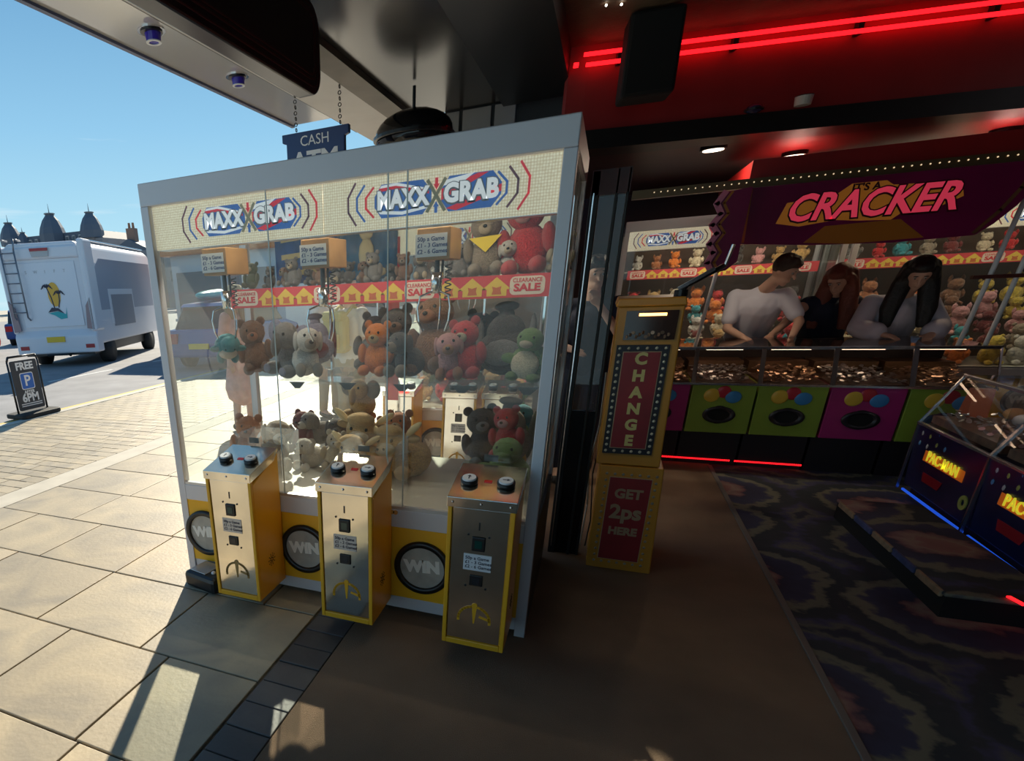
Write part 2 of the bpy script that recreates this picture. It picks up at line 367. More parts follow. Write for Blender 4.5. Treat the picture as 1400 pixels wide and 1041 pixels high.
# cash machine sign on chains
t = thing('hanging_sign', 'small navy CASH ATM sign hanging on chains behind the claw machine', 'sign', (-2.09, 4.58, 2.36))
MB().prism([(-.24, 0), (.24, 0), (.24, .30), (.275, .31), (.275, .365), (-.275, .365), (-.275, .31), (-.24, .30)], 0.04, 'xz', -.02).build('board', mat('navy sign blue', (0.02, 0.05, 0.17), 0.35), t, bevel=0.006)
text('lettering', 'CASH', 0.095, white_l, (0, -.022, .30), t, off=0.0)
text('lettering', 'ATM', 0.17, white_l, (0, -.022, .165), t, off=0.006, sx=1.1)
for sx_ in (-.16, .20):
    m_ = MB()
    for k in range(7): m_.ring((sx_, -.002, .385 + k * .036), 0.009, 0.014, 0.005, 10, 'y' if k % 2 else 'x')
    m_.build('chain', mat('dark chain', (0.05, 0.05, 0.05), 0.4, 0.8), t)
t = thing('bracket_lamp', 'black round lamp housing behind the top edge of the claw machine', 'lamp', (-1.46, 5.0, 2.68))
MB().sph((0, 0, 0), (0.30, .22, .17), sub=3).build('housing', blackgl, t, True)
MB().cyl((0, 0, .14), (0, 0, .31), .012).build('stem', black, t)
MB().ring((0, -.0, -.03), .28, .305, .02, 32, 'z').build('rim', black, t)

# ------------------------------------------------------------------ arcade shell
wallm = mat('grey cladding', (0.35, 0.35, 0.34), 0.5, var=0.06)
wf = struct(B(-1.46, -0.30, 5.97, 6.1, 0, 3.3).build('wall_front', mat('dark pier wall', (0.03, 0.03, 0.03), 0.5)))
for a, b_ in ((-1.44, -1.33), (-1.30, -1.06), (-1.03, -.86)): B(a, b_, 5.945, 5.97, 2.3, 3.0).build('cladding_panel', wallm, wf, bevel=0.004)
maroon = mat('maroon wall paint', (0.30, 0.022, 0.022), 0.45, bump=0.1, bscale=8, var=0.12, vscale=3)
ceilm = mat('brown textured ceiling', (0.13, 0.085, 0.05), 0.7, bump=0.5, bscale=40, var=0.2, vscale=6)
struct(B(-0.42, 7, -3, 9.6, 3.10, 3.3).build('ceiling', ceilm))
# slanted bulkhead
bh = Vector((-0.42, 5.27, 0)); ang = math.atan2(0.61, 2.41)
def slantbox(x0, x1, y0, y1, z0, z1, name, m):
    o = B(x0, x1, y0, y1, z0, z1).build(name, m); o.location = bh; o.rotation_euler = (0, 0, ang); return struct(o)
slantbox(0, 6.5, 0, 0.12, 2.59, 3.12, 'wall_bulkhead', maroon)
slantbox(0, 6.5, -0.02, 0.30, 2.47, 2.59, 'beam_bulkhead', mat('near black beam', (0, 0, 0)))
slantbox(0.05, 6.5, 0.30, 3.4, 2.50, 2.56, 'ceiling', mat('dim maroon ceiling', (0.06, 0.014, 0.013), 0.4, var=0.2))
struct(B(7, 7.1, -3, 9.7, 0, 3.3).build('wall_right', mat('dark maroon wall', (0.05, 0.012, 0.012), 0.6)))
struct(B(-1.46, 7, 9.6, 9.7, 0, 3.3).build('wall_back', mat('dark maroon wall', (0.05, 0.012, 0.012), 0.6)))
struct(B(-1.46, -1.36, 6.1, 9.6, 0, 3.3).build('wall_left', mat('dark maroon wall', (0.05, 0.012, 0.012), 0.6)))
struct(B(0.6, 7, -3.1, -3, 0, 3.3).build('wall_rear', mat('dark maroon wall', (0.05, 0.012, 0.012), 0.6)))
struct(B(-.42, -.30, 5.3, 5.97, 0, 3.1).build('wall_pier', maroon))

# neon
redneon = mat('red neon', (1.0, 0.010, 0.016), 0.3, emis=1.5)
t = thing('neon_light', 'pair of long red neon tubes along the top of the maroon bulkhead', 'neon light', (bh.x, bh.y, 2.96), ang)
MB().cyl((0.08, -0.05, 0.075), (5.6, -0.05, 0.075), 0.013, n=10).build('tube', redneon, t)
MB().cyl((0.10, -0.05, 0.015), (5.6, -0.05, 0.015), 0.013, n=10).build('tube', redneon, t)
MB().cyl((0.02, -0.05, 0.02), (0.05, -0.05, 0.02), 0.016, n=10).build('tube_end', redneon, t)
for k in range(8): B(0.3 + k * .7, 0.33 + k * .7, -.05, 0, 0.0, 0.09).build('clip', black, t)
# speaker
t = thing('speaker', 'black box loudspeaker hanging in front of the red neon tubes', 'speaker', (0.05, 4.95, 2.65), R(8))
B(-.13, .17, -.12, .12, 0, .44).build('cabinet', mat('matt black', (0.004, 0.004, 0.004), 0.8), t, bevel=0.02)
B(-.11, .15, -.125, -.119, .02, .42).build('grille', mat('speaker cloth', (0.008, 0.008, 0.008), 0.9), t)
MB().cyl((0, 0, .43), (0, 0, .46), .03).build('bracket', black, t)
# dome camera + spot
t = thing('ceiling_spotlight', 'small white cylinder spotlight on the black bulkhead ledge', 'spotlight', (1.02, 5.52, 2.59), ang)
MB().cyl((0, 0, 0), (0, 0, .05), .045, .05, n=20).build('can', mat('cream lamp can', (0.6, 0.57, 0.5), 0.5), t); MB().cyl((0, 0, .05), (0, 0, .055), .05, n=20).build('collar', black, t)
t = thing('dome_camera', 'dark dome camera on the bulkhead ledge left of the white spotlight', 'security camera', (0.75, 5.46, 2.59), ang)
MB().sph((0, 0, 0.01), (.05, .05, .03)).build('dome', mat('smoked dome', (0.03, 0.03, 0.08), 0.1), t, True); MB().cyl((0, 0, 0), (0, 0, .012), .055, n=20).build('base', black, t)
# star lights in the ceiling
t = thing('string_lights', 'strings of tiny white star lights on the brown ceiling', 'string lights', (0, 4.3, 3.10))
bulbm = mat('tiny white bulb', (1, 0.95, 0.85), 0.3, emis=6)
for a, b_ in ((-.36, .25), (-.28, .28), (-.33, .02), (-.10, .02), (-.09, .16), (-.08, .3), (-.06, .44), (-.05, .56), (.0, .56), (.06, .56), (.32, .1), (.36, .22), (.40, .34), (.44, .42), (-.2, .62), (-.12, .66), (.5, .3), (.6, .42)):
    MB().sph((a, b_ - .3, -.012), .007, sub=1).build('bulb', bulbm, t)
MB().tube([(-.36, .0, -.004), (-.1, -.1, -.004), (.06, .26, -.004), (.6, .12, -.004)], .003, 5).build('wire', black, t)

# ------------------------------------------------------------------ claw machine
def arc(cx, cz, r, a0, a1, n=14): return [(cx + r * math.cos(a0 + (a1 - a0) * k / n), cz + r * math.sin(a0 + (a1 - a0) * k / n)) for k in range(n + 1)]
logomats = {'pl': mat('mauve chevron', (0.34, 0.10, 0.16), 0.4)}
def logo(parent, cx, cz, y, full=True):
    """union-flag lettering plates with chevrons, printed on the header"""
    y0 = y
    for side in (-1, 1):
        for k in range(3):
            a = cx + side * (0.25 + k * .040); ht = .055 + .012 * k
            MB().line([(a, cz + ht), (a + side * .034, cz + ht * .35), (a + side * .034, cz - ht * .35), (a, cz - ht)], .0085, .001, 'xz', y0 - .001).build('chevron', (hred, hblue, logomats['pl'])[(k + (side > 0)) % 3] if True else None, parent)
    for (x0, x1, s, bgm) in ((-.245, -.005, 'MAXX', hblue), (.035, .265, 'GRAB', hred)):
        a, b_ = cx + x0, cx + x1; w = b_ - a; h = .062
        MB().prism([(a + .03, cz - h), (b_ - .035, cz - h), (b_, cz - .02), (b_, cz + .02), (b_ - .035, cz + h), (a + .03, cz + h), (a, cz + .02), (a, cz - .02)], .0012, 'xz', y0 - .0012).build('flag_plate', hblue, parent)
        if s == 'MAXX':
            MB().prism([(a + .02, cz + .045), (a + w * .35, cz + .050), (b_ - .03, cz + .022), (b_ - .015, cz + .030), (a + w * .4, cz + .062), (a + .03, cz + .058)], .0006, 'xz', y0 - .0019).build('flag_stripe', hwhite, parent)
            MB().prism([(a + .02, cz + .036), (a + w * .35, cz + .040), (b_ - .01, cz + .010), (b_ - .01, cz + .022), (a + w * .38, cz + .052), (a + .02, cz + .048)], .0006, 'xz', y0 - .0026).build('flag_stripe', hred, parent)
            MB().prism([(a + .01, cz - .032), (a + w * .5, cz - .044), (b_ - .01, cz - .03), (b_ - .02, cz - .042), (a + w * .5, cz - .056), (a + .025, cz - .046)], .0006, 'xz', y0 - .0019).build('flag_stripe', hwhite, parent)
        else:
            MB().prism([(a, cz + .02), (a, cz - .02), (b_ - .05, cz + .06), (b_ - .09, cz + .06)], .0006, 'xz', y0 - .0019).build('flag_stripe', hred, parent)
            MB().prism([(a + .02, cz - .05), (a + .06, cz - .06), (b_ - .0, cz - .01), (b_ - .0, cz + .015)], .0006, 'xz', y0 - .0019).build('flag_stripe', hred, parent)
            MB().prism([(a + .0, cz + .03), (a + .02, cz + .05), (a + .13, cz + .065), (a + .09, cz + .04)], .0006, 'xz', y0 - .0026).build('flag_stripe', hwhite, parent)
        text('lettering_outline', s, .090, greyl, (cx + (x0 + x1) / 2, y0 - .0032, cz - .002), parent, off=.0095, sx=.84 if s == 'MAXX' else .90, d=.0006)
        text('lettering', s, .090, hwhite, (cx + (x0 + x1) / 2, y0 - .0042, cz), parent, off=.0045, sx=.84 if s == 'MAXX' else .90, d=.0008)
    MB().line([(cx - .02, cz + .055), (cx + .05, cz - .055)], .013, .001, 'xz', y0 - .005).line([(cx + .05, cz + .055), (cx - .02, cz - .055)], .013, .001, 'xz', y0 - .0052).build('cross', mat('tan cross', (0.62, 0.50, 0.30), 0.4), parent)
    for s in (-1, 1):
        MB().prism([(cx + .003, cz + s * .040), (cx + .027, cz + s * .040), (cx + .015, cz + s * .020)], .001, 'xz', y0 - .003).box(cx + .009, cx + .021, y0 - .003, y0 - .002, min(cz + s * .040, cz + s * .062), max(cz + s * .040, cz + s * .062)).build('arrow', (hblue, hred)[s > 0], parent)
def price_card(parent, cx, y, cz, w, m_, tm, name='price_card'):
    h = w * .66
    B(cx - w / 2, cx + w / 2, y, y + .002, cz - h / 2, cz + h / 2).build(name, m_, parent)
    return [text('price_lettering', s, w * .175, tm, (cx - w * .44, y - .0008, cz + h * (.27 - .27 * i)), parent, align='LEFT', d=.0004, off=w * .003, sx=1.0) for i, s in enumerate(('50p a Game', '£1 - 3 Games', '£2 - 6 Games'))]
cardw = mat('white price card', (0.72, 0.74, 0.78), 0.4); cardg = mat('steel price plate', (0.55, 0.52, 0.50), 0.3, 0.3)
matgreen = mat('dark green screen', (0.01, 0.06, 0.05), 0.1)
redled = mat('dim red display', (0.22, 0.01, 0.01), 0.2, emis=0.3)
red_strip = mat('red shelf strip', (0.60, 0.04, 0.05), 0.5)
ystrip = mat('yellow arrow print', (0.75, 0.50, 0.06), 0.5)
whitefl = mat('cream cabinet floor', (0.52, 0.49, 0.42), 0.5)
wood = mat('varnished wood box', (0.36, 0.20, 0.08), 0.4, var=0.15, vscale=12)

def pillar(p, cx, i, full=True):
    """control pillar; front face at local y = -0.29, top slopes up to the glass"""
    t = D.objects.new('control_pillar', None); COL.objects.link(t); t.parent = p; t.location = (cx, 0, 0)
    w = .135
    m_ = MB().prism([(-.27, .085), (-.002, .085), (-.002, .83), (-.27, .735)], 2 * w, 'yz', -w)
    m_.build('casing', yedge, t, bevel=.004)
    f = MB(); f.box(-w, -w + .018, -.29, -.27, .085, .775).box(w - .018, w, -.29, -.27, .085, .775).box(-w + .018, w - .018, -.29, -.27, .085, .112)
    f.build('front_frame', yedge, t, bevel=.003)
    B(-w + .020, w - .020, -.282, -.271, .114, .748).build('front_panel', steel, t, bevel=.002)
    # folded steel top
    s = MB().prism([(-.296, .752), (-.291, .752), (-.291, .790), (-.003, .852), (-.003, .858), (-.296, .796)], 2 * w + .008, 'yz', -w - .004)
    s.build('top_panel', steel, t, bevel=.002)
    MB().prism([(-.292, .755), (-.05, .80), (-.003, .851), (-.292, .792)], .003, 'yz', w + .001).build('top_cheek', steel, t)
    sl = math.atan2(.062, .293)
    def top(x, y): return Vector((x, y, .858 + (y + .003) * .062 / .293))
    for x in (-.075, .075):
        c = top(x, -.17); nrm = Vector((0, -math.sin(sl), math.cos(sl)))
        MB().cyl(c, c + nrm * .020, .036, n=28).build('button_ring', black, t, True)
        MB().cyl(c + nrm * .018, c + nrm * .028, .030, .028, n=28).build('button', white, t)
        rt = Matrix.Rotation(sl, 4, 'X') @ Matrix.Rotation(0 if x < 0 else -PI / 2, 4, 'Z')
        a = MB(); a.prism([(-.002, -.014), (.002, -.014), (.002, .004), (.008, .004), (0, .016), (-.008, .004), (-.002, .004)], .001, 'xy', .0)
        o = a.build('button_arrow', ink, t); o.matrix_local = Matrix.Translation(c + nrm * .0285) @ rt
    o = B(-.016, .016, -.009, .009, 0, .003).build('credit_display', redled, t); o.location = top(0, -.15); o.rotation_euler = (sl, 0, 0)
    for x in (-.115, 0, .115): MB().sph((x, -.296, .775), (.007, .004, .007), sub=1).build('rivet', chrome, t)
    B(-.005, .001, -.284, -.281, .655, .690).build('coin_slot', black, t)
    cc = MB().box(-.030, .026, -.290, -.282, .560, .625); cc.build('coin_entry', black, t, bevel=.004)
    B(-.016, .014, -.292, -.2895, .575, .610).build('coin_screen', matgreen, t)
    price_card(t, -.002, -.2845, .505, .115, cardg if i < 2 else cardw, ink)
    B(-.030, .026, -.288, -.282, .395, .445).build('coin_return', black, t, bevel=.003)
    B(-.018, .014, -.2895, -.2875, .403, .437).build('return_flap', mat('dark flap', (0.03, 0.03, 0.035), 0.2), t)
    em = MB()
    a = arc(0, .222, .068, R(-8), R(188), 16); em.line(a[:8], .011, .002, 'xz', -.2845).line(a[8:], .011, .002, 'xz', -.2845)
    em.prism([(-.010, .285), (.010, .285), (.003, .205), (-.003, .205)], .002, 'xz', -.2845)
    em.line([(.024, .243), (.064, .232)], .010, .002, 'xz', -.2845)
    em.build('emblem', yedge if i else mat('brown emblem', (0.32, 0.20, 0.06), 0.4), t)
    MB().cyl((0, -.285, .296), (0, -.282, .296), .012, n=16).build('emblem_dot', yedge if i else MATS['brown emblem'], t)
    vm = MB()
    for k in range(10):
        for q in range(1, 4):
            a_ = 2 * PI * k / 10; vm.box(w, w + .001, -.14 + math.cos(a_) * .011 * q - .003, -.14 + math.cos(a_) * .011 * q + .003, .27 + math.sin(a_) * .011 * q - .003, .27 + math.sin(a_) * .011 * q + .003)
    vm.build('speaker_vent', mat('dark vent hole', (0.05, 0.03, 0.01), 0.8), t)
    for q in ((-.045, .632), (.04, .628), (-.045, .39), (.04, .385)): MB().cyl((q[0], -.2845, q[1]), (q[0], -.282, q[1]), .005, n=10).build('screw', black, t)
    return t

def claw_unit(p, cx, cy, i, drop=.16, boxw=.15):
    t = D.objects.new('claw_carriage', None); COL.objects.link(t); t.parent = p; t.location = (cx, cy, 0)
    B(-boxw / 2, boxw / 2, -.0, .22, 1.715, 1.845).build('motor_box', wood, t, bevel=.004)
    price_card(t, -.01, -.003, 1.775, .14, cardw, inkblue)
    MB().cyl((0, .08, 1.715), (0, .08, 1.715 - drop), .012, n=12).cyl((.02, .10, 1.715), (.02, .10, 1.715 - drop + .02), .006, n=8).build('cable', black, t)
    z = 1.715 - drop
    MB().cyl((0, .08, z + .05), (0, .08, z - .04), .028, .024, n=20).build('claw_head', chrome, t, True)
    for k in range(3):
        a = R(90 + 120 * k); P = [(0.02, 0), (.075, -.02), (.088, -.07), (.08, -.13), (.06, -.175)]
        MB().tube([(r_ * math.cos(a), .08 + r_ * math.sin(a), z - .03 + q) for r_, q in P], .0045, 8).build('claw_prong', chrome, t)
    pts = [(.05 + .014 * math.cos(k * .9), .09 + .014 * math.sin(k * .9), 1.70 - k * .0032) for k in range(48)]
    MB().tube(pts, .003, 5).build('coiled_cord', black, t)
    return t

def claw_machine(label, loc, rz, units, piers, rounds, L, H=2.145, dp=.95, clear=True, split=(), group=None, nclaw=None, lamp=6, shelf=True, simple=False):
    """origin: middle of the front foot; front faces -y. L = half width"""
    t = thing('claw_machine', label, 'claw machine', loc, rz, group)
    s = .048
    B(-L, L, 0, dp, 2.042, H).build('top_fascia', silver, t, bevel=.004)
    for nm, a, b_, c, d_ in (('post', -L, -L + s, 0, .05), ('post', L - s, L, 0, .05), ('post', -L, -L + s, dp - .05, dp), ('post', L - s, L, dp - .05, dp)):
        B(a, b_, c, d_, .0, 2.042).build(nm, silver, t, bevel=.003)
    B(-L + s, L - s, 0, .05, .495, .588).build('sill_rail', silver, t, bevel=.003)
    B(-L + s, L - s, .004, .03, .588, .604).build('glass_channel', mat('pale aluminium', (0.6, 0.6, 0.62), 0.3, 0.7), t)
    B(-L + s, L - s, .01, .05, .03, .10).build('plinth', silver, t, bevel=.003)
    # yellow fronts with round win windows
    n = len(rounds)
    for i, rx in enumerate(rounds):
        a = -L + s if i == 0 else (rounds[i - 1] + rx) / 2 + .002; b_ = L - s if i == n - 1 else (rounds[i + 1] + rx) / 2 - .002
        o = B(a, b_, .006, .03, .10, .495).build('front_panel', yellow, t)
        MB().ring((rx, -.010, .290), .113, .143, .02, 44).build('window_ring', black, o, True)
        MB().cyl((rx, .0, .290), (rx, .005, .290), .114, n=40).build('round_window', mat('smoky window', (0.42, 0.40, 0.36), 0.12, 0.0, var=0.25, vscale=8), o)
        text('win_lettering', 'WIN', .085, mat('frosted lettering', (0.85, 0.82, 0.76), 0.3), (rx, -.0015, .295), o, off=.006, d=.0008, rot=(PI / 2, R(-4), 0))
    for z0, z1, nm in ((.02, .56, 'side_panel'),):
        B(-L, -L + .012, .05, dp - .05, z0, z1).build(nm, yellow, t); B(L - .012, L, .05, dp - .05, z0, z1).build(nm, mat('black laminate', (0.012, 0.011, 0.011), 0.3), t)
    B(-L + .012, L - .012, dp - .02, dp - .005, .02, .56).build('back_panel', silver, t)
    B(-L + .012, L - .012, .035, dp - .02, .565, .60).build('cabinet_floor', whitefl, t)
    # glass: front panes between splits, sides and back
    xs = [-L + s] + list(split) + [L - s]
    for i, (a, b_) in enumerate(zip(xs, xs[1:])):
        B(a + .001, b_ - .001, .010 + .008 * (i % 2), .014 + .008 * (i % 2), .60, 2.042).build('glass_door', gls, t)
        if i: B(a - .003, a + .003, .006, .009, .60, 2.042).build('door_edge', mat('pale glass edge', (0.55, 0.62, 0.60), 0.2), t)
        if i: MB().cyl((a - .05 if i % 2 else a + .05, -.004, .575), (a - .05 if i % 2 else a + .05, .004, .575), .012, n=16).build('lock', chrome, t)
    for sx_ in (-1, 1):
        B(sx_ * (L - .012) - .002, sx_ * (L - .012) + .002, .05, dp - .05, .56, 2.042).build('side_glass', gls, t)
    if clear: B(-L + s, L - s, dp - .03, dp - .026, .56, 2.042).build('back_glass', gls, t)
    else: B(-L + s, L - s, dp - .03, dp - .020, .56, 2.042).build('back_board', mat('dark back board', (0.08, 0.05, 0.035), 0.6), t)
    # header
    hs = [-L + .048] + ([-.007] if len(units) > 1 else []) + [L - .048]
    for i, (a, b_) in enumerate(zip(hs, hs[1:])):
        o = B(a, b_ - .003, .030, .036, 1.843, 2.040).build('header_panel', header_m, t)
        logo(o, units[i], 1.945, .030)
    B(-L + .05, L - .05, .036, .12, 1.840, 1.846).build('header_return', mat('pale aluminium', (0, 0, 0)), t)
    # shelf with red sale strip and toys above
    if shelf:
        zs = B(-L + .10 if clear else -L + .05, L - .05, dp - .34, dp - .04, 1.615, 1.630).build('top_shelf', mat('shelf board', (0.40, 0.32, 0.24), 0.5), t)
        st = B(-L + .10, L - .05, dp - .352, dp - .342, 1.535, 1.640).build('sale_strip', red_strip, t)
        y0 = dp - .3525; x = -L + .13
        k = 0
        while x < L - .19:
            if k % 4 == 0:
                MB().prism(rr(x, x + .16, 1.547, 1.630, .022, 3), .0008, 'xz', y0).build('sale_badge', mat('cream badge', (0.75, 0.62, 0.50), 0.5), st)
                text('sale_lettering', 'CLEARANCE', .026, flagred, (x + .08, y0 - .001, 1.612), st, d=.0004, sx=.92, off=.0005)
                text('sale_lettering', 'SALE', .046, flagred, (x + .08, y0 - .001, 1.578), st, d=.0004, off=.002, sx=1.25)
                x += .175
            else:
                MB().prism([(x - .015, 1.575), (x + .055, 1.632), (x + .125, 1.575), (x + .105, 1.575), (x + .105, 1.545), (x + .01, 1.545), (x + .01, 1.575)], .0008, 'xz', y0).build('arrow_print', ystrip, st)
                MB().prism([(x + .035, 1.590), (x + .055, 1.583), (x + .08, 1.590), (x + .076, 1.572), (x + .082, 1.552), (x + .035, 1.552), (x + .04, 1.572)], .0006, 'xz', y0 - .0008).build('arrow_badge', mat('orange print', (0.55, 0.12, 0.03), 0.5), st)
                x += .118
            k += 1
        # acrylic ledge with black brackets
        if not simple:
            B(-L + .55, L - .05, .30, dp - .08, 1.150, 1.156).build('acrylic_ledge', acr, t)
            B(-L + .55, L - .05, .294, .30, 1.142, 1.180).build('ledge_lip', acr, t)
            k = -L + .62
            while k < L - .1:
                MB().prism([(k, 1.150), (k + .10, 1.150), (k + .065, 1.115), (k + .035, 1.115)], .004, 'xz', .31).build('ledge_bracket', black, t)
                B(k + .045, k + .055, dp - .16, dp - .15, 1.15, 1.54).build('hanger_rod', chrome, t)
                k += .30
    if not simple:
        for px_ in piers:
            # acrylic prize chute behind each pillar
            c = D.objects.new('prize_chute', None); COL.objects.link(c); c.parent = t; c.location = (px_, 0, 0)
            B(-.14, .14, .24, .245, .60, .90).build('chute_wall', acr, c); B(-.143, -.138, .03, .24, .60, .90).build('chute_wall', acr, c); B(.138, .143, .03, .24, .60, .90).build('chute_wall', acr, c)
            B(-.05, .01, .0255, .0275, .865, .895).build('notice', mat('grey notice', (0.12, 0.12, 0.12), 0.5), c)
    for i, px_ in enumerate(piers): pillar(t, px_, i)
    for i, (cx, cy, dr) in enumerate(nclaw or ()): claw_unit(t, cx, cy, i, dr)
    MB().cyl((-L + .1, .16, 1.99), (L - .1, .16, 1.99), .012, n=10).build('gantry_rail', chrome, t)
    MB().cyl((-L + .1, dp - .12, 2.0), (L - .1, dp - .12, 2.0), .012, n=10).build('gantry_rail', chrome, t)
    if lamp:  # added strip light and batten, put in to brighten the cabinet
        ld = D.lights.new('added_cabinet_light', 'AREA'); ld.shape = 'RECTANGLE'; ld.size = 2 * L - .3; ld.size_y = .05; ld.energy = lamp; ld.color = (1, .90, .72)
        lo = D.objects.new('added_cabinet_light', ld); COL.objects.link(lo); lo.parent = t; lo.location = (0, .22, 2.02)
        B(-L + .12, L - .12, .19, .25, 2.026, 2.042).build('added_light_batten', mat('added lit diffuser', (1, .93, .8), 0.4, emis=1.2), t)
    return t

M1 = claw_machine('large silver and yellow claw machine with three control pillars, nearest the camera', (-1.141, 2.541, 0), 0,
                  (-.404, .474), (-.44, .19, .797), (-.834, -.174, .486), .996,
                  split=(-.279, .295, .377), nclaw=((-.72, .20, .13), (-.135, .20, .14), (.44, .20, .10)), lamp=5)
M2 = claw_machine('smaller yellow claw machine seen through the glass behind the nearest one', (-.99, 4.95, 0), 0,
                  (-.02,), (-.46, .05, .36), (-.20, .20), .62, clear=False, split=(), nclaw=((-.05, .25, .12),), lamp=10, simple=True)
M2['category'] = 'claw machine'
far_ms = []
for i, (cx, lb) in enumerate(((1.12, 'claw machine against the back wall, behind the orange change machine'), (3.15, 'claw machine against the back wall, behind the three people at the counter'), (5.18, 'claw machine against the back wall, behind the white poles at far right'))):
    far_ms.append(claw_machine(lb, (cx, 8.0, 0), 0, (-.53, .35), (), (-.6, .0, .6), .996, clear=False, simple=True, lamp=(5, 2.6, 2.2)[i]))

# ------------------------------------------------------------------ plush toys
def m_fur(name, col, rough=0.95):
    if name in MATS: return MATS[name]
    m, t, b = nodes(name); N = t.nodes; L = t.links
    tcn = N.new('ShaderNodeTexCoord'); n = N.new('ShaderNodeTexNoise'); n.inputs['Scale'].default_value = 14; n.inputs['Detail'].default_value = 5; L.new(tcn.outputs['Object'], n.inputs[0])
    r = N.new('ShaderNodeValToRGB'); r.color_ramp.elements[0].position = .3; r.color_ramp.elements[1].position = .7
    r.color_ramp.elements[0].color = (col[0] * .62, col[1] * .6, col[2] * .6, 1); r.color_ramp.elements[1].color = (min(1, col[0] * 1.25), min(1, col[1] * 1.25), min(1, col[2] * 1.25), 1)
    L.new(n.outputs[0], r.inputs[0]); L.new(r.outputs[0], b.inputs['Base Color']); b.inputs['Roughness'].default_value = rough; b.inputs['Sheen Weight'].default_value = .3
    bp = N.new('ShaderNodeBump'); bp.inputs['Strength'].default_value = .8; bp.inputs['Distance'].default_value = .02
    L.new(n.outputs[0], bp.inputs['Height']); L.new(bp.outputs[0], b.inputs['Normal']); MATS[name] = m
    return m
def fuzz_mesh():
    b = bmesh.new(); bmesh.ops.create_icosphere(b, subdivisions=4, radius=1)
    from mathutils import noise
    for v in b.verts: v.co *= 1 + .035 * noise.noise(v.co * 5) + .02 * noise.noise(v.co * 14)
    me = D.meshes.new('plush'); b.to_mesh(me); b.free(); me.polygons.foreach_set('use_smooth', [True] * len(me.polygons)); me.materials.append(None); return me
SPH = fuzz_mesh()
def curl_mesh():
    b = bmesh.new(); bmesh.ops.create_icosphere(b, subdivisions=4, radius=1)
    from mathutils import noise
    for v in b.verts: v.co *= 1 + .16 * abs(noise.noise(v.co * 6)) + .05 * noise.noise(v.co * 14)
    me = D.meshes.new('curly'); b.to_mesh(me); b.free(); me.polygons.foreach_set('use_smooth', [True] * len(me.polygons)); me.materials.append(None); return me
CURL = curl_mesh()
FUR = dict(brown=(.26, .12, .06), ginger=(.50, .19, .08), gold=(.62, .38, .14), white=(.72, .68, .62), cream=(.70, .58, .40), grey=(.24, .22, .21), dark=(.07, .055, .05), red=(.62, .03, .035), green=(.16, .27, .07), orange=(.80, .22, .03),
           teal=(.05, .33, .38), taupe=(.33, .26, .19), pink=(.70, .33, .32), blue=(.08, .16, .45), maroon=(.22, .04, .04), yellow=(.75, .55, .08), olive=(.14, .14, .06), lilac=(.35, .33, .45))
def fur(c): return m_fur('plush ' + c, FUR[c])
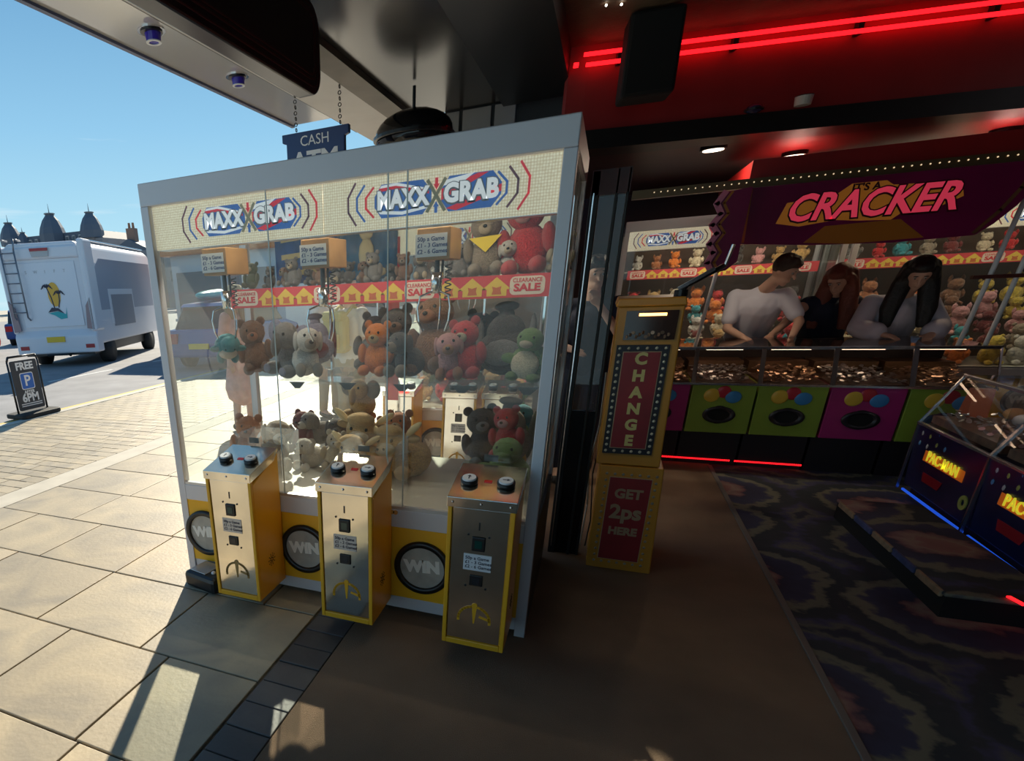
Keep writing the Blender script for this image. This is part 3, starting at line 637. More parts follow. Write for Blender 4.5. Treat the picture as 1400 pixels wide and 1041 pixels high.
KINDS = {
 # name, centre, radii, colour slot, curly
 'bear': [('body', (0, 0, .32), (.27, .23, .32), 0), ('head', (0, -.04, .78), (.25, .23, .23), 0), ('muzzle', (0, -.25, .72), (.11, .08, .09), 1), ('nose', (0, -.33, .75), (.035, .025, .028), 2),
          ('ear', (-.20, 0, .98), (.085, .05, .085), 0), ('ear', (.20, 0, .98), (.085, .05, .085), 0), ('arm', (-.29, -.08, .42), (.09, .11, .19), 0), ('arm', (.29, -.08, .42), (.09, .11, .19), 0),
          ('leg', (-.18, -.28, .10), (.11, .20, .11), 0), ('leg', (.18, -.28, .10), (.11, .20, .11), 0), ('eye', (-.09, -.24, .84), (.025, .02, .028), 2), ('eye', (.09, -.24, .84), (.025, .02, .028), 2)],
 'dog': [('body', (0, .12, .28), (.24, .34, .27), 0), ('head', (0, -.20, .62), (.22, .21, .20), 0), ('muzzle', (0, -.40, .55), (.10, .13, .09), 1), ('nose', (0, -.52, .58), (.04, .03, .03), 2),
         ('ear', (-.21, -.16, .60), (.05, .10, .16), 0), ('ear', (.21, -.16, .60), (.05, .10, .16), 0), ('leg', (-.15, -.30, .12), (.09, .14, .12), 1), ('leg', (.15, -.30, .12), (.09, .14, .12), 1),
         ('tail', (0, .45, .35), (.05, .16, .06), 0), ('eye', (-.09, -.37, .69), (.025, .02, .028), 2), ('eye', (.09, -.37, .69), (.025, .02, .028), 2)],
 'cow': [('body', (0, .15, .27), (.30, .36, .27), 0), ('head', (0, -.22, .50), (.23, .20, .20), 0), ('muzzle', (0, -.40, .42), (.15, .10, .10), 1), ('fringe', (0, -.30, .66), (.20, .14, .10), 0),
         ('horn', (-.32, -.18, .68), (.15, .045, .05), 3), ('horn', (.32, -.18, .68), (.15, .045, .05), 3), ('ear', (-.28, -.15, .55), (.12, .05, .06), 0), ('ear', (.28, -.15, .55), (.12, .05, .06), 0),
         ('leg', (-.2, -.28, .10), (.10, .15, .10), 0), ('leg', (.2, -.28, .10), (.10, .15, .10), 0), ('nostril', (-.05, -.50, .43), (.018, .01, .018), 2), ('nostril', (.05, -.50, .43), (.018, .01, .018), 2), ('eye', (-.11, -.40, .54), (.022, .02, .025), 2), ('eye', (.11, -.40, .54), (.022, .02, .025), 2)],
 'elephant': [('body', (0, .08, .33), (.30, .30, .32), 0), ('head', (0, -.18, .70), (.24, .22, .23), 0), ('trunk', (0, -.42, .56), (.065, .12, .20), 0), ('ear', (-.33, -.08, .72), (.19, .05, .21), 1), ('ear', (.33, -.08, .72), (.19, .05, .21), 1),
              ('leg', (-.19, -.25, .11), (.12, .19, .12), 0), ('leg', (.19, -.25, .11), (.12, .19, .12), 0), ('foot_pad', (-.19, -.42, .12), (.08, .03, .08), 1), ('foot_pad', (.19, -.42, .12), (.08, .03, .08), 1), ('eye', (-.11, -.37, .76), (.025, .02, .028), 2), ('eye', (.11, -.37, .76), (.025, .02, .028), 2)],
 'turtle': [('body', (0, .05, .35), (.36, .30, .34), 0), ('head', (0, -.12, .76), (.24, .22, .22), 0), ('belly', (0, -.20, .32), (.26, .12, .26), 1), ('arm', (-.36, -.08, .40), (.16, .08, .10), 0), ('arm', (.36, -.08, .40), (.16, .08, .10), 0),
            ('leg', (-.2, -.22, .09), (.12, .17, .09), 0), ('leg', (.2, -.22, .09), (.12, .17, .09), 0), ('muzzle', (0, -.28, .70), (.13, .10, .08), 1), ('eye', (-.12, -.29, .82), (.025, .02, .028), 2), ('eye', (.12, -.29, .82), (.025, .02, .028), 2)],
 'bag': [('body', (0, 0, .30), (.34, .20, .30), 0), ('shoulder', (0, 0, .52), (.24, .16, .24), 0), ('neck', (0, 0, .72), (.10, .08, .14), 0), ('top_ruffle', (0, 0, .85), (.15, .10, .06), 0), ('pocket', (0, -.18, .26), (.24, .08, .16), 1), ('strap', (-.33, .02, .42), (.05, .05, .32), 1), ('strap', (.33, .02, .42), (.05, .05, .32), 1)],
}
def toy(kind, size, loc, rz, cols, label, group, curly=False, rx=0.0, cat='plush toy', name=None, extra=None):
    t = thing(name or 'plush_' + kind, label, cat, loc, R(rz), group); t.rotation_euler = (R(rx) + random.uniform(-.22, .05), random.uniform(-.16, .16), R(rz)); t.scale = (size,) * 3
    cm = [fur(cols[0]), fur(cols[1] if len(cols) > 1 else cols[0]), mat('black bead', (0.01, 0.01, 0.01), 0.15), mat('horn felt', (0.62, 0.46, 0.24), 0.8)]
    for nm, c, r_, s_ in KINDS[kind]:
        me = CURL if (curly and s_ == 0) else SPH
        o = D.objects.new(nm, me); COL.objects.link(o); o.parent = t; o.location = c; o.scale = r_
        if nm == 'horn': o.rotation_euler = (0, R(35 if c[0] > 0 else -35) * -1, 0)
        o.material_slots[0].link = 'OBJECT'; o.material_slots[0].material = cm[s_]
    if extra == 'bandana':
        for a in range(1): MB().prism([(-.26, .60), (.26, .60), (.0, .36)], .02, 'xz', -.27).build('bandana', mat('yellow cloth', (0.8, 0.6, 0.06), 0.8), t)
    if extra == 'tag': o = B(-.13, .13, -.01, .01, -.15, .15).build('swing_tag', mat('orange card tag', (0.75, 0.33, 0.10), 0.5), t); o.location = (.22, -.30, .85); o.rotation_euler = (0, R(8), 0)
    return t
G1 = 'plush toys on the floor of the nearest claw machine'; G2 = 'plush toys on the clear ledge of the nearest claw machine'; G3 = 'plush toys above the sale strip in the nearest claw machine'
FZ = .602
for a in [
 ('bear', .30, (-1.93, 3.00, FZ), 20, ('ginger',), 'curly ginger teddy bear at the left end of the toy pile', G1, True),
 ('bear', .27, (-1.70, 3.32, FZ), -10, ('maroon',), 'small dark red-brown curly bear behind the white and tan dog', G1, True),
 ('dog', .37, (-1.70, 2.95, FZ), 35, ('taupe', 'white'), 'tan and white plush dog right of the curly ginger bear', G1),
 ('dog', .24, (-1.50, 3.02, FZ), -20, ('white', 'white'), 'small white plush dog beside the tan and white dog', G1),
 ('bear', .22, (-1.36, 3.06, FZ), 15, ('cream', 'white'), 'small cream plush bear between white dog and golden cow', G1),
 ('cow', .40, (-1.18, 3.12, FZ + .05), 5, ('gold', 'cream'), 'golden highland cow plush with horns, left of two', G1),
 ('cow', .40, (-.90, 3.00, FZ), -18, ('gold', 'cream'), 'golden highland cow plush with horns, right of two', G1),
 ('bear', .30, (-1.02, 3.30, FZ), 0, ('ginger', 'cream'), 'ginger bear plush behind the two golden cows', G1),
 ('dog', .30, (-1.45, 3.30, FZ), 20, ('dark', 'grey'), 'black plush dog at the back behind the white toys', G1),
 ('bear', .27, (-1.28, 3.36, FZ), 0, ('orange', 'cream'), 'bright orange plush bear at the back of the pile', G1),
 ('elephant', .27, (-1.30, 3.38, FZ + .24), -10, ('gold', 'taupe'), 'sandy elephant plush on top at the back of the pile', G1),
 ('bear', .30, (-.46, 3.06, FZ + .10), 14, ('dark', 'grey'), 'dark grey bear plush in front of the right chute', G1),
 ('bag', .40, (-.40, 3.18, FZ + .08), 10, ('taupe', 'olive'), 'grey-brown plush bag with gathered top in the right pile', G1),
 ('turtle', .29, (-.33, 2.86, FZ + .02), -12, ('green', 'green'), 'green plush turtle in the right front corner', G1),
 ('bear', .24, (-.34, 2.98, FZ + .18), -12, ('red', 'pink'), 'small red plush bear behind the green turtle', G1),
 ('turtle', .25, (-.30, 3.30, FZ + .14), -20, ('teal', 'green'), 'teal plush turtle at the right back corner', G1),
 ('bear', .24, (-.52, 3.36, FZ), 10, ('grey', 'taupe'), 'grey bear plush behind the dark grey bear', G1),
 ('bear', .30, (-1.88, 3.14, 1.16), 30, ('brown', 'ginger'), 'curly brown bear at the left end of the clear ledge', G2, True),
 ('elephant', .32, (-1.62, 3.06, 1.16), -15, ('grey', 'lilac'), 'grey elephant plush with lilac ears on the ledge', G2),
 ('bag', .32, (-1.50, 3.20, 1.20), 20, ('lilac', 'maroon'), 'lilac plush bag with dark pocket beside the elephant', G2),
 ('dog', .32, (-1.47, 2.98, 1.16), 35, ('white', 'taupe'), 'off-white plush dog in front of the lilac bag', G2),
 ('bear', .27, (-1.10, 3.12, 1.16), 0, ('orange', 'gold'), 'orange-brown plush fox-coloured bear on the ledge', G2),
 ('bear', .34, (-.98, 3.22, 1.16), 10, ('dark', 'brown'), 'very dark brown bear plush on the ledge beside the orange one', G2),
 ('bear', .40, (-.78, 3.14, 1.16), -10, ('brown', 'ginger'), 'large brown bear plush at the middle of the ledge', G2),
 ('dog', .28, (-.66, 3.0, 1.16), 10, ('pink', 'ginger'), 'pinkish ginger plush dog in front of the large brown bear', G2),
 ('bear', .28, (-.57, 3.02, 1.16), -8, ('red', 'cream'), 'dark red plush bear with cream muzzle on the ledge', G2),
 ('bag', .40, (-.42, 3.16, 1.16), -6, ('dark', 'grey'), 'dark grey plush bag with gathered top on the ledge', G2),
 ('turtle', .25, (-.29, 2.98, 1.16), -15, ('green', 'cream'), 'green plush turtle at the right end of the ledge', G2),
 ('bear', .30, (-.56, 3.30, 1.64), 5, ('taupe', 'cream'), 'taupe teddy bear with a yellow bandana on the top shelf', G3, False, 0, 'plush toy', None, 'bandana'),
 ('bear', .16, (-.70, 3.30, 1.64), 5, ('grey', 'grey'), 'small grey teddy left of the bandana bear on the top shelf', G3),
 ('dog', .19, (-.44, 3.26, 1.64), 5, ('white', 'cream'), 'small white plush dog beside the bandana bear', G3),
 ('bear', .36, (-.36, 3.30, 1.64), -5, ('red', 'pink'), 'big red teddy bear with an orange tag on the top shelf', G3, False, 0, 'plush toy', None, 'tag'),
 ('bear', .17, (-.22, 3.26, 1.64), -5, ('cream', 'white'), 'small cream teddy at the right end of the top shelf', G3),
 ('bear', .15, (-1.98, 3.30, 1.64), 0, ('olive', 'cream'), 'small olive and cream bear at the left end of the top shelf', G3),

 ('bear', .30, (-1.22, 3.34, 1.16), 12, ('grey', 'cream'), 'grey bear plush at the back of the ledge behind the orange bear', G2),
 ('dog', .28, (-.90, 3.02, 1.16), -25, ('dark', 'taupe'), 'black and taupe plush dog leaning at the front of the ledge', G2),
 ('bear', .30, (-.62, 3.34, 1.16), 0, ('dark', 'grey'), 'near-black bear plush at the back of the ledge behind the red bear', G2),
 ('elephant', .22, (-.20 - .18, 3.40, FZ), 0, ('taupe', 'cream'), 'taupe elephant plush low at the back right of the pile', G1),
 ('cow', .34, (-1.14, 2.90, FZ), -8, ('gold', 'cream'), 'small golden highland cow plush lying at the front of the pile', G1),
 ('bear', .26, (-1.08, 3.38, FZ), 8, ('ginger', 'gold'), 'ginger and gold bear plush at the back centre of the pile', G1),
 ('dog', .28, (-1.60, 3.36, FZ + .05), -30, ('grey', 'white'), 'grey and white plush dog at the back left of the pile', G1),
]: toy(*a)
for i in range(12):
    x = -1.85 + i * .085
    toy(('bear', 'dog')[i % 2], .115 + .02 * (i % 3), (x, 3.31 + .02 * (i % 2), 1.64), -10 + 7 * (i % 4), (('dark', 'grey'), ('brown', 'taupe'), ('grey', 'cream'))[i % 3], ('first','second','third','fourth','fifth','sixth','seventh','eighth','ninth','tenth','eleventh','twelfth')[i] + ' tiny dark plush toy from the left on the top shelf', 'tiny plush toys on the left of the top shelf')
toy('turtle', .20, (-1.93, 2.88, 1.31), 40, ('teal', 'white'), 'teal plush turtle hanging from the left claw', 'plush toys held by claws', False, 60)
# towels behind the machine
for i, (a, b_, c, lb) in enumerate(((-1.93, -1.50, (0.05, 0.12, 0.42), 'blue patterned beach towel hanging left behind the top shelf'), (-1.48, -1.12, (0.06, 0.22, 0.45), 'teal blue beach towel with tan figure hanging behind the top shelf'))):
    m_ = MB(); n = 14
    vs = [[m_.b.verts.new((a + (b_ - a) * k / n, 3.445 - .95 + .95 + .012 * math.sin(k * 1.9) + .02, z)) for k in range(n + 1)] for z in (1.66, 1.84, 2.03)]
    for r0, r1 in zip(vs, vs[1:]):
        for k in range(n): m_.b.faces.new((r0[k], r0[k + 1], r1[k + 1], r1[k]))
    bmesh.ops.solidify(m_.b, geom=m_.b.faces[:], thickness=.006)
    t = thing('beach_towel', lb, 'towel', (0, .075, 0)); m_.build('cloth', mat('towel %d' % i, c, 0.9, var=.2, vscale=15), t, True)
    m2 = MB()
    if i == 0:
        for q in range(3): m2.prism([(a + .06, 1.70 + q * .10), (b_ - .06, 1.72 + q * .10), (b_ - .06, 1.75 + q * .10), (a + .06, 1.73 + q * .10)], .004, 'xz', 3.435)
        m2.build('stripe', mat('towel yellow', (0.6, 0.45, 0.2), .9), t)
    else:
        m2.sph((-1.30, 3.44, 1.92), (.045, .012, .05)).sph((-1.30, 3.44, 1.80), (.05, .012, .09)).sph((-1.24, 3.44, 1.70), (.07, .012, .03)); m2.build('figure_patch', mat('towel tan', (0.6, 0.48, 0.3), .9), t, True)

# simple single-mesh plush for the other machines
def small_plush(seed):
    rnd = random.Random(seed); m_ = MB()
    k = rnd.random()
    m_.sph((0, 0, .30), (.26 + .06 * k, .24, .30)).sph((0, -.06, .72), (.22, .22, .21))
    for s in (-1, 1):
        m_.sph((s * .19, 0, .88), (.08, .04, .08 + .08 * (k > .6)), sub=1).sph((s * .27, -.1, .38), (.09, .1, .17), sub=1).sph((s * .16, -.26, .08), (.10, .16, .09), sub=1)
    m_.sph((0, -.24, .68), (.1, .08, .08), sub=1)
    bmesh.ops.recalc_face_normals(m_.b, faces=m_.b.faces); me = D.meshes.new('plush_toy'); m_.b.to_mesh(me); m_.b.free(); me.polygons.foreach_set('use_smooth', [True] * len(me.polygons)); me.materials.append(None); return me
SM = [small_plush(s) for s in range(5)]
CN = ['brown', 'ginger', 'gold', 'white', 'cream', 'grey', 'dark', 'red', 'green', 'orange', 'teal', 'taupe', 'pink', 'blue', 'maroon', 'yellow']
def scatter(cx, y0, xs, n, zf, size, label, group, cols=CN, dy=.5):
    for i in range(n):
        o = D.objects.new('plush_toy', random.choice(SM)); COL.objects.link(o); cc_ = random.choice(cols)
        o.material_slots[0].link = 'OBJECT'; o.material_slots[0].material = fur(cc_)
        f = (i + .5) / n
        o.location = (cx + xs[0] + (xs[1] - xs[0]) * f + random.uniform(-.02, .02), y0 + random.uniform(0, dy), zf + random.uniform(0, .01)); s_ = size * random.uniform(.85, 1.2)
        o.scale = (s_,) * 3; o.rotation_euler = (random.uniform(-.2, .1), 0, random.uniform(-.6, .6)); tag(o, cc_ + ' ' + label, 'plush toy', group)
names = ('behind the change machine', 'behind the people at the counter', 'behind the white poles')
for i, cx in enumerate((1.12, 3.15, 5.18)):
    for r_ in range(5):
        scatter(cx, 8.20 + .13 * r_, (-.9, .9), 8, .60 + .135 * r_, .26, 'plush heaped in the far claw machine ' + names[i], 'heaped toys ' + names[i], dy=.04)
    scatter(cx, 8.66, (-.9, .9), 9, 1.635, .20, 'plush on the top shelf, far machine ' + names[i], 'top shelf toys ' + names[i], dy=.1)
for r_ in range(3): scatter(-.99, 5.25 + .16 * r_, (-.5, .5), 5, .60 + .14 * r_, .27, 'plush toy heaped in the smaller claw machine behind', 'toys in the smaller claw machine', ['grey', 'dark', 'brown', 'taupe', 'green', 'red', 'teal', 'white', 'gold'], dy=.05)
scatter(-.99, 5.62, (-.5, .5), 5, 1.635, .2, 'plush toy on the smaller claw machine top shelf', 'top shelf toys of the smaller claw machine', dy=.05)

# ballast box by the front left foot
t = thing('ballast_box', 'black rubber-edged box with a shiny lid at the claw machine left corner', 'box', (-1.90, 2.45, 0), R(-12))
B(-.14, .12, -.10, .09, 0, .10).build('body', black, t, bevel=.025)
B(-.11, .02, -.07, .06, .101, .106).build('lid_plate', mat('scuffed silver tape', (0.55, 0.56, 0.58), 0.25, 0.5), t, bevel=.002)
MB().sph((.05, -.03, .105), (.014, .014, .012)).build('cap', white, t, True)

# ------------------------------------------------------------------ dark glass partition beside the claw machine
t = thing('glass_partition', 'tall black-framed glass partition between the claw machine and change machine', 'partition', (0, 3.62, 0))
for a, b_ in ((-.125, -.085), (-.015, .0), (.035, .05)): B(a, b_, -.03, .03, 0, 2.10).build('post', mat('black satin', (.008, .008, .009), .45), t, bevel=.004)
B(-.085, -.015, -.004, .004, .9, 1.99).build('glass_pane', gls, t); B(.0, .035, -.004, .004, .9, 1.99).build('glass_pane', gls, t)
B(-.085, .035, -.015, .015, 0, .9).build('kick_panel', blackgl, t); B(-.125, .05, -.03, .03, 1.99, 2.10).build('head_panel', mat('dark red panel', (0.08, 0.012, 0.010), 0.4), t)
MB().tube([(-.11, -.034, 2.0), (-.108, -.034, .05)], .004, 6).build('chrome_strip', chrome, t)
t = thing('power_cable', 'thin pale cables hanging down beside the change machine', 'cable', (.065, 3.72, 0))
MB().tube([(0, 0, 1.1), (.005, 0, .8), (-.02, 0, .55), (.0, 0, .3), (-.01, 0, .02)], .005, 6).build('cable', mat('pale cable', (0.4, 0.38, 0.35), .5), t, True)
MB().tube([(.02, 0, 1.1), (.02, 0, .7), (.005, 0, .5), (.03, 0, .2), (.02, 0, .02)], .004, 6).build('cable', rubber, t, True)

# ------------------------------------------------------------------ change machine
orange = mat('orange yellow paint', (0.62, 0.27, 0.03), 0.35, var=.06)
t = thing('change_machine', 'tall orange change machine with a bulb-edged CHANGE panel', 'change machine', (.24, 3.47, 0))
MB().prism([(-.142, 0), (.192, 0), (.165, .63), (-.142, .63)], .42, 'xz', 0).build('lower_cabinet', orange, t, bevel=.006)
MB().prism([(-.165, .634), (.142, .634), (.122, 1.46), (-.165, 1.46)], .40, 'xz', .01).build('upper_cabinet', orange, t, bevel=.006)
MB().prism([(-.18, 1.46), (.13, 1.46), (.12, 1.50), (-.17, 1.50)], .42, 'xz', .0).build('lid', orange, t, bevel=.006)
B(-.127, .100, .0, .012, 1.300, 1.440).build('coin_window', mat('smoked coin window', (0.05, 0.025, 0.02), 0.1), t)
for k in range(14): MB().cyl((-.11 + .014 * k + random.uniform(-.004, .004), -.003, 1.315 + .01 * (k % 3)), (-.11 + .014 * k, .0, 1.315 + .01 * (k % 3)), .009, n=12).build('coin', mat('copper coin', (0.35, 0.22, 0.15), 0.4, .6), t)
B(-.07, .05, -.004, .0, 1.415, 1.428).build('window_lamp', mat('warm lamp', (1, .55, .15), .4, emis=3), t)
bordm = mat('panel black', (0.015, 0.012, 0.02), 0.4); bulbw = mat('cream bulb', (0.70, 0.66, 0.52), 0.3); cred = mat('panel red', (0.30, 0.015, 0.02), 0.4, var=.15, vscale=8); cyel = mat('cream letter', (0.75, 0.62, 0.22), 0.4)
def bulb_panel(x0, x1, z0, z1, nm, n1, n2, rot=0, bright=bulbw):
    p = D.objects.new(nm, None); COL.objects.link(p); p.parent = t; p.location = (0, 0, 0)
    B(x0, x1, .002, .008, z0, z1).build('border', bordm, p)
    B(x0 + .032, x1 - .032, -.001, .004, z0 + .032, z1 - .032).build('field_line', mat('thin gold line', (0.5, 0.35, 0.2), .4), p)
    B(x0 + .036, x1 - .036, -.003, .002, z0 + .036, z1 - .036).build('field', cred, p)
    for k in range(n1):
        for xx in (x0 + .016, x1 - .016): MB().sph((xx, .0, z0 + .016 + (z1 - z0 - .032) * k / (n1 - 1)), (.0085, .006, .0085), sub=1).build('bulb', bright, p, True)
    for k in range(1, n2 - 1):
        for zz in (z0 + .016, z1 - .016): MB().sph((x0 + .016 + (x1 - x0 - .032) * k / (n2 - 1), .0, zz), (.0085, .006, .0085), sub=1).build('bulb', bright, p, True)
    return p
p = bulb_panel(-.138, .100, .70, 1.275, 'change_panel', 17, 6)
p.rotation_euler = (0, R(-.5), 0)
for i, ch in enumerate('CHANGE'): text('lettering', ch, .078, cyel, (-.019, -.004, 1.205 - i * .086), p, off=.004, d=.001)
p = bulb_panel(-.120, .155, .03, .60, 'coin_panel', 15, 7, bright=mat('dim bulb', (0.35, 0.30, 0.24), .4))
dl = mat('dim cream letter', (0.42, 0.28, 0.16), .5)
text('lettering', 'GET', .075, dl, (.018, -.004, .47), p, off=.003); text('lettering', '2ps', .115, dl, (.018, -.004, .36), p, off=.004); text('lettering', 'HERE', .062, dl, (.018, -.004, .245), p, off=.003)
t = thing('card_holder', 'black tilted holder arm on top of the change machine', 'holder', (.34, 3.55, 1.50))
MB().cyl((0, 0, 0), (0, 0, .03), .03, n=16).build('foot', black, t)
MB().tube([(0, 0, .02), (.02, 0, .05), (.16, .02, .13)], .012, 8).build('arm', black, t, True)
o = B(-.02, .14, -.008, .008, -.008, .008).build('chrome_edge', chrome, t); o.location = (.0, -.015, .045); o.rotation_euler = (0, R(-32), 0)
MB().tube([(.16, .02, .12), (.18, .02, .22)], .007, 8).build('clip', chrome, t)

# ------------------------------------------------------------------ coin pusher island
purple = mat('magenta panel', (0.40, 0.02, 0.16), 0.4, var=.1); green = mat('lime panel', (0.26, 0.36, 0.04), 0.4, var=.1)
trimm = mat('dull chrome trim', (0.45, 0.40, 0.42), 0.25, 0.9)
bal = [mat('yellow balloon', (.80, .50, .06), .3), mat('red balloon', (.55, .03, .05), .3), mat('blue balloon', (.06, .28, .62), .3)]
coin = mat('copper coin', (0, 0, 0)); silvc = mat('silver coin', (.6, .6, .62), .3, .9)
def coin_mesh():
    b = MB(); b.cyl((0, 0, 0), (0, 0, .003), .014, n=10); me = D.meshes.new('coin'); bmesh.ops.recalc_face_normals(b.b, faces=b.b.faces); b.b.to_mesh(me); b.b.free(); me.materials.append(MATS['copper coin']); return me
LAB = ['magenta-fronted coin pusher at the left end, half behind the change machine', 'lime-fronted coin pusher, left one of the two side by side', 'lime-fronted coin pusher, right one of the two side by side', 'magenta-fronted coin pusher right of the two lime ones', 'lime-fronted coin pusher partly hidden by the blue pusher row']
for i in range(5):
    x0 = .303 + i * .455; w = .455
    t = thing('coin_pusher', LAB[i], 'coin pusher', (x0 + w / 2, 5.8, 0), group='coin pushers of the island'); h = w / 2
    B(-h + .01, h - .01, .16, 1.0, .0, .32).build('base', mat('dark base', (0.02, 0.012, 0.015), .5), t)
    fp = B(-h + .008, h - .008, .0, .95, .32, .72).build('front_panel', (purple, green, green, purple, green)[i], t, bevel=.004)
    MB().sph((-.075, -.004, .635), (.056, .008, .056), sub=3).build('balloon', bal[0], fp, True)
    MB().sph((.005, -.002, .665), (.050, .008, .050), sub=3).build('balloon', bal[1], fp, True)
    MB().sph((.075, -.006, .625), (.056, .008, .050), sub=3).build('balloon', bal[2], fp, True)
    MB().ring((.0, -.012, .475), .075, .115, .016, 28).build('payout_ring', mat('dark bowl', (0.035, 0.03, 0.035), .25), fp, True); fp.children[-1].scale = (1, 1, .62); fp.children[-1].location = (0, 0, .18)
    MB().cyl((0, -.004, .475), (0, .0, .475), .076, n=28).build('payout_hole', mat('matt black', (0, 0, 0)), fp); fp.children[-1].scale = (1, 1, .62); fp.children[-1].location = (0, 0, .18)
    B(-h, h, -.012, .02, .72, .735).build('chrome_rail', trimm, t)
    MB().prism([(.0, .735), (.012, .735), (.132, 1.0), (.12, 1.0)], .02, 'yz', -h).build('corner_trim', trimm, t); MB().prism([(.0, .735), (.012, .735), (.132, 1.0), (.12, 1.0)], .01, 'yz', h - .01).build('corner_trim', trimm, t)
    MB().prism([(.006, .737), (.009, .737), (.129, 1.0), (.126, 1.0)], w - .03, 'yz', -h + .02).build('sloped_glass', tinted, t)
    B(-h, h, .12, 1.0, .995, 1.005).build('glass_top', tinted, t)
    B(-h, h, .12, .15, .99, 1.012).build('top_rail', trimm, t)
    B(-h, h, .9, .95, .72, 1.0).build('back_board', MATS['dark base'], t)
    B(-h + .02, h - .02, .02, .9, .722, .739).build('playfield', mat('dark playfield', (.10, .06, .05), .4, var=.5, vscale=18), t); B(-h + .02, h - .02, .62, .9, .739, .84).build('pusher_shelf', mat('dim bronze shelf', (.20, .12, .07), .35, .5), t)
    cm = MB()
    b = cm.b; vv = []
    for k in range(230):
        px_, py_ = random.uniform(-h + .03, h - .03), random.uniform(.03, .6); pz = .745 + random.uniform(0, .03) + py_ * .08
        r = bmesh.ops.create_cone(b, cap_ends=True, segments=9, radius1=.015, radius2=.015, depth=.003)
        bmesh.ops.transform(b, matrix=Matrix.Translation((px_, py_, pz)) @ Matrix.Rotation(random.uniform(-.5, .5), 4, 'X') @ Matrix.Rotation(random.uniform(-.4, .4), 4, 'Y'), verts=r['verts'])
    cm.build('coins', silvc if i % 2 else mat('mixed copper coin', (.5, .33, .22), .3, .8), t, kind='stuff')
    B(-.13, .13, .34, .36, .965, .975).build('field_lamp', mat('field lamp', (1, .8, .55), .4, emis=7), t)
# canopy over the island with banner
t = thing('island_canopy', 'magenta canopy sign reading IT\'S A CRACKER over the coin pushers', 'sign', (0, 5.72, 0))
B(.86, 2.9, .10, 1.6, 2.14, 2.34).build('roof', mat('red canopy roof', (0.32, 0.012, 0.012), 0.35, var=.15), t)
bn = mat('magenta banner', (0.20, 0.005, 0.06), 0.3, var=.15, vscale=3)
pts = [(.86, 1.78), (1.3, 1.742), (1.75, 1.725), (2.15, 1.74), (2.22, 1.80), (2.30, 1.90), (2.36, 2.02), (2.40, 2.15), (.84, 2.15)]
MB().prism(pts, .04, 'xz', .0).build('banner', bn, t)
og = mat('burnt orange print', (0.45, 0.14, 0.01), .4)
MB().prism([(1.25, 1.76), (1.35, 1.86), (1.75, 1.87), (1.90, 1.745), (1.5, 1.735)], .001, 'xz', -.001).build('orange_blaze', og, t)
MB().line([(.885, 1.79), (.87, 2.14)], .016, .002, 'xz', -.002).build('edge_stripe', og, t)
MB().line([(2.14, 1.755), (2.23, 1.88), (2.29, 2.00), (2.33, 2.14)], .022, .002, 'xz', -.002).build('edge_stripe', mat('dim tan stripe', (.16, .06, .02), .4), t)
MB().prism([(1.06, 1.90), (1.10, 2.03), (1.36, 2.05), (1.44, 2.115), (1.62, 2.115), (1.66, 2.085), (2.00, 2.07), (2.03, 1.98), (1.92, 1.925), (1.74, 1.905), (1.70, 1.87), (1.52, 1.88), (1.40, 1.895), (1.20, 1.87)], .0015, 'xz', -.0035).build('letter_cloud', mat('dull gold print', (0.50, 0.17, 0.02), .4, emis=.12), t)
text('lettering_outline', 'CRACKER', .235, mat('dark maroon print', (.05, .002, .008), .4), (1.555, -.005, 1.978), t, off=.016, shear=.25, sx=.86, d=.001)
text('lettering', 'CRACKER', .235, mat('pink letter', (0.78, 0.05, 0.10), .35, emis=.30), (1.555, -.008, 1.98), t, off=.006, shear=.25, sx=.86, d=.002)
text('small_lettering', "IT'S A", .062, mat('dark maroon print', (0, 0, 0)), (1.52, -.006, 2.086), t, off=.002)
lm = mat('gold trim', (0.16, 0.10, 0.05), 0.35, 0.6); B(.1, 3.0, .03, .10, 2.155, 2.215).build('gold_trim', lm, t)
for k in range(60): MB().sph((.25 + k * .045, .026, 2.19), .005, sub=1).build('rope_bulb', mat('rope bulb', (1, .75, .45), .3, emis=.55), t)
zz = mat('pink foil', (0.75, 0.22, 0.32), .3, .3)
zp = [(.70, 2.13), (.66, 2.06), (.70, 1.99), (.655, 1.92), (.70, 1.86), (.66, 1.79), (.70, 1.73), (.67, 1.66), (.71, 1.59)]
MB().prism(zp + [(.80, 1.60), (.86, 1.66), (.86, 2.15)], .03, 'xz', -.10).build('zigzag_panel', bn, t)
MB().line([(a - .0, b_) for a, b_ in zp], .038, .01, 'xz', -.112).build('foil_edge', zz, t)
MB().line([(a + .045, b_) for a, b_ in zp], .016, .002, 'xz', -.104).build('orange_zigzag', og, t)
pole = mat('white satin pole', (0.85, 0.84, 0.84), .3)
for a, b_ in ((.745, .76), (2.36, 2.43), (2.50, 2.56)):
    MB().cyl((a, .25, 1.0), (b_, .0 if a < 1 else .25, 2.0 if a > 1 else 1.62), .014, n=12).build('pole', pole, t, True)
B(2.30, 2.9, .22, .26, 1.46, 1.485).build('cross_bar', mat('rust bar', (.1, .02, .015), .4), t)
# red led strips under the island
for i, (a, b_) in enumerate(((.655, 1.17), (1.20, 1.668))):
    t = thing('led_strip', ('red LED strip low under the island, left one', 'red LED strip low under the island, right one')[i], 'LED strip', (0, 5.955, .045), group='red LED strips')
    B(a, b_, 0, .008, -.008, .008).build('backing', black, t)
    n = 34
    m_ = MB()
    for k in range(n): m_.box(a + (b_ - a) * k / n, a + (b_ - a) * (k + .72) / n, -.004, 0, -.007, .007)
    m_.build('diodes', redneon, t, kind='stuff')

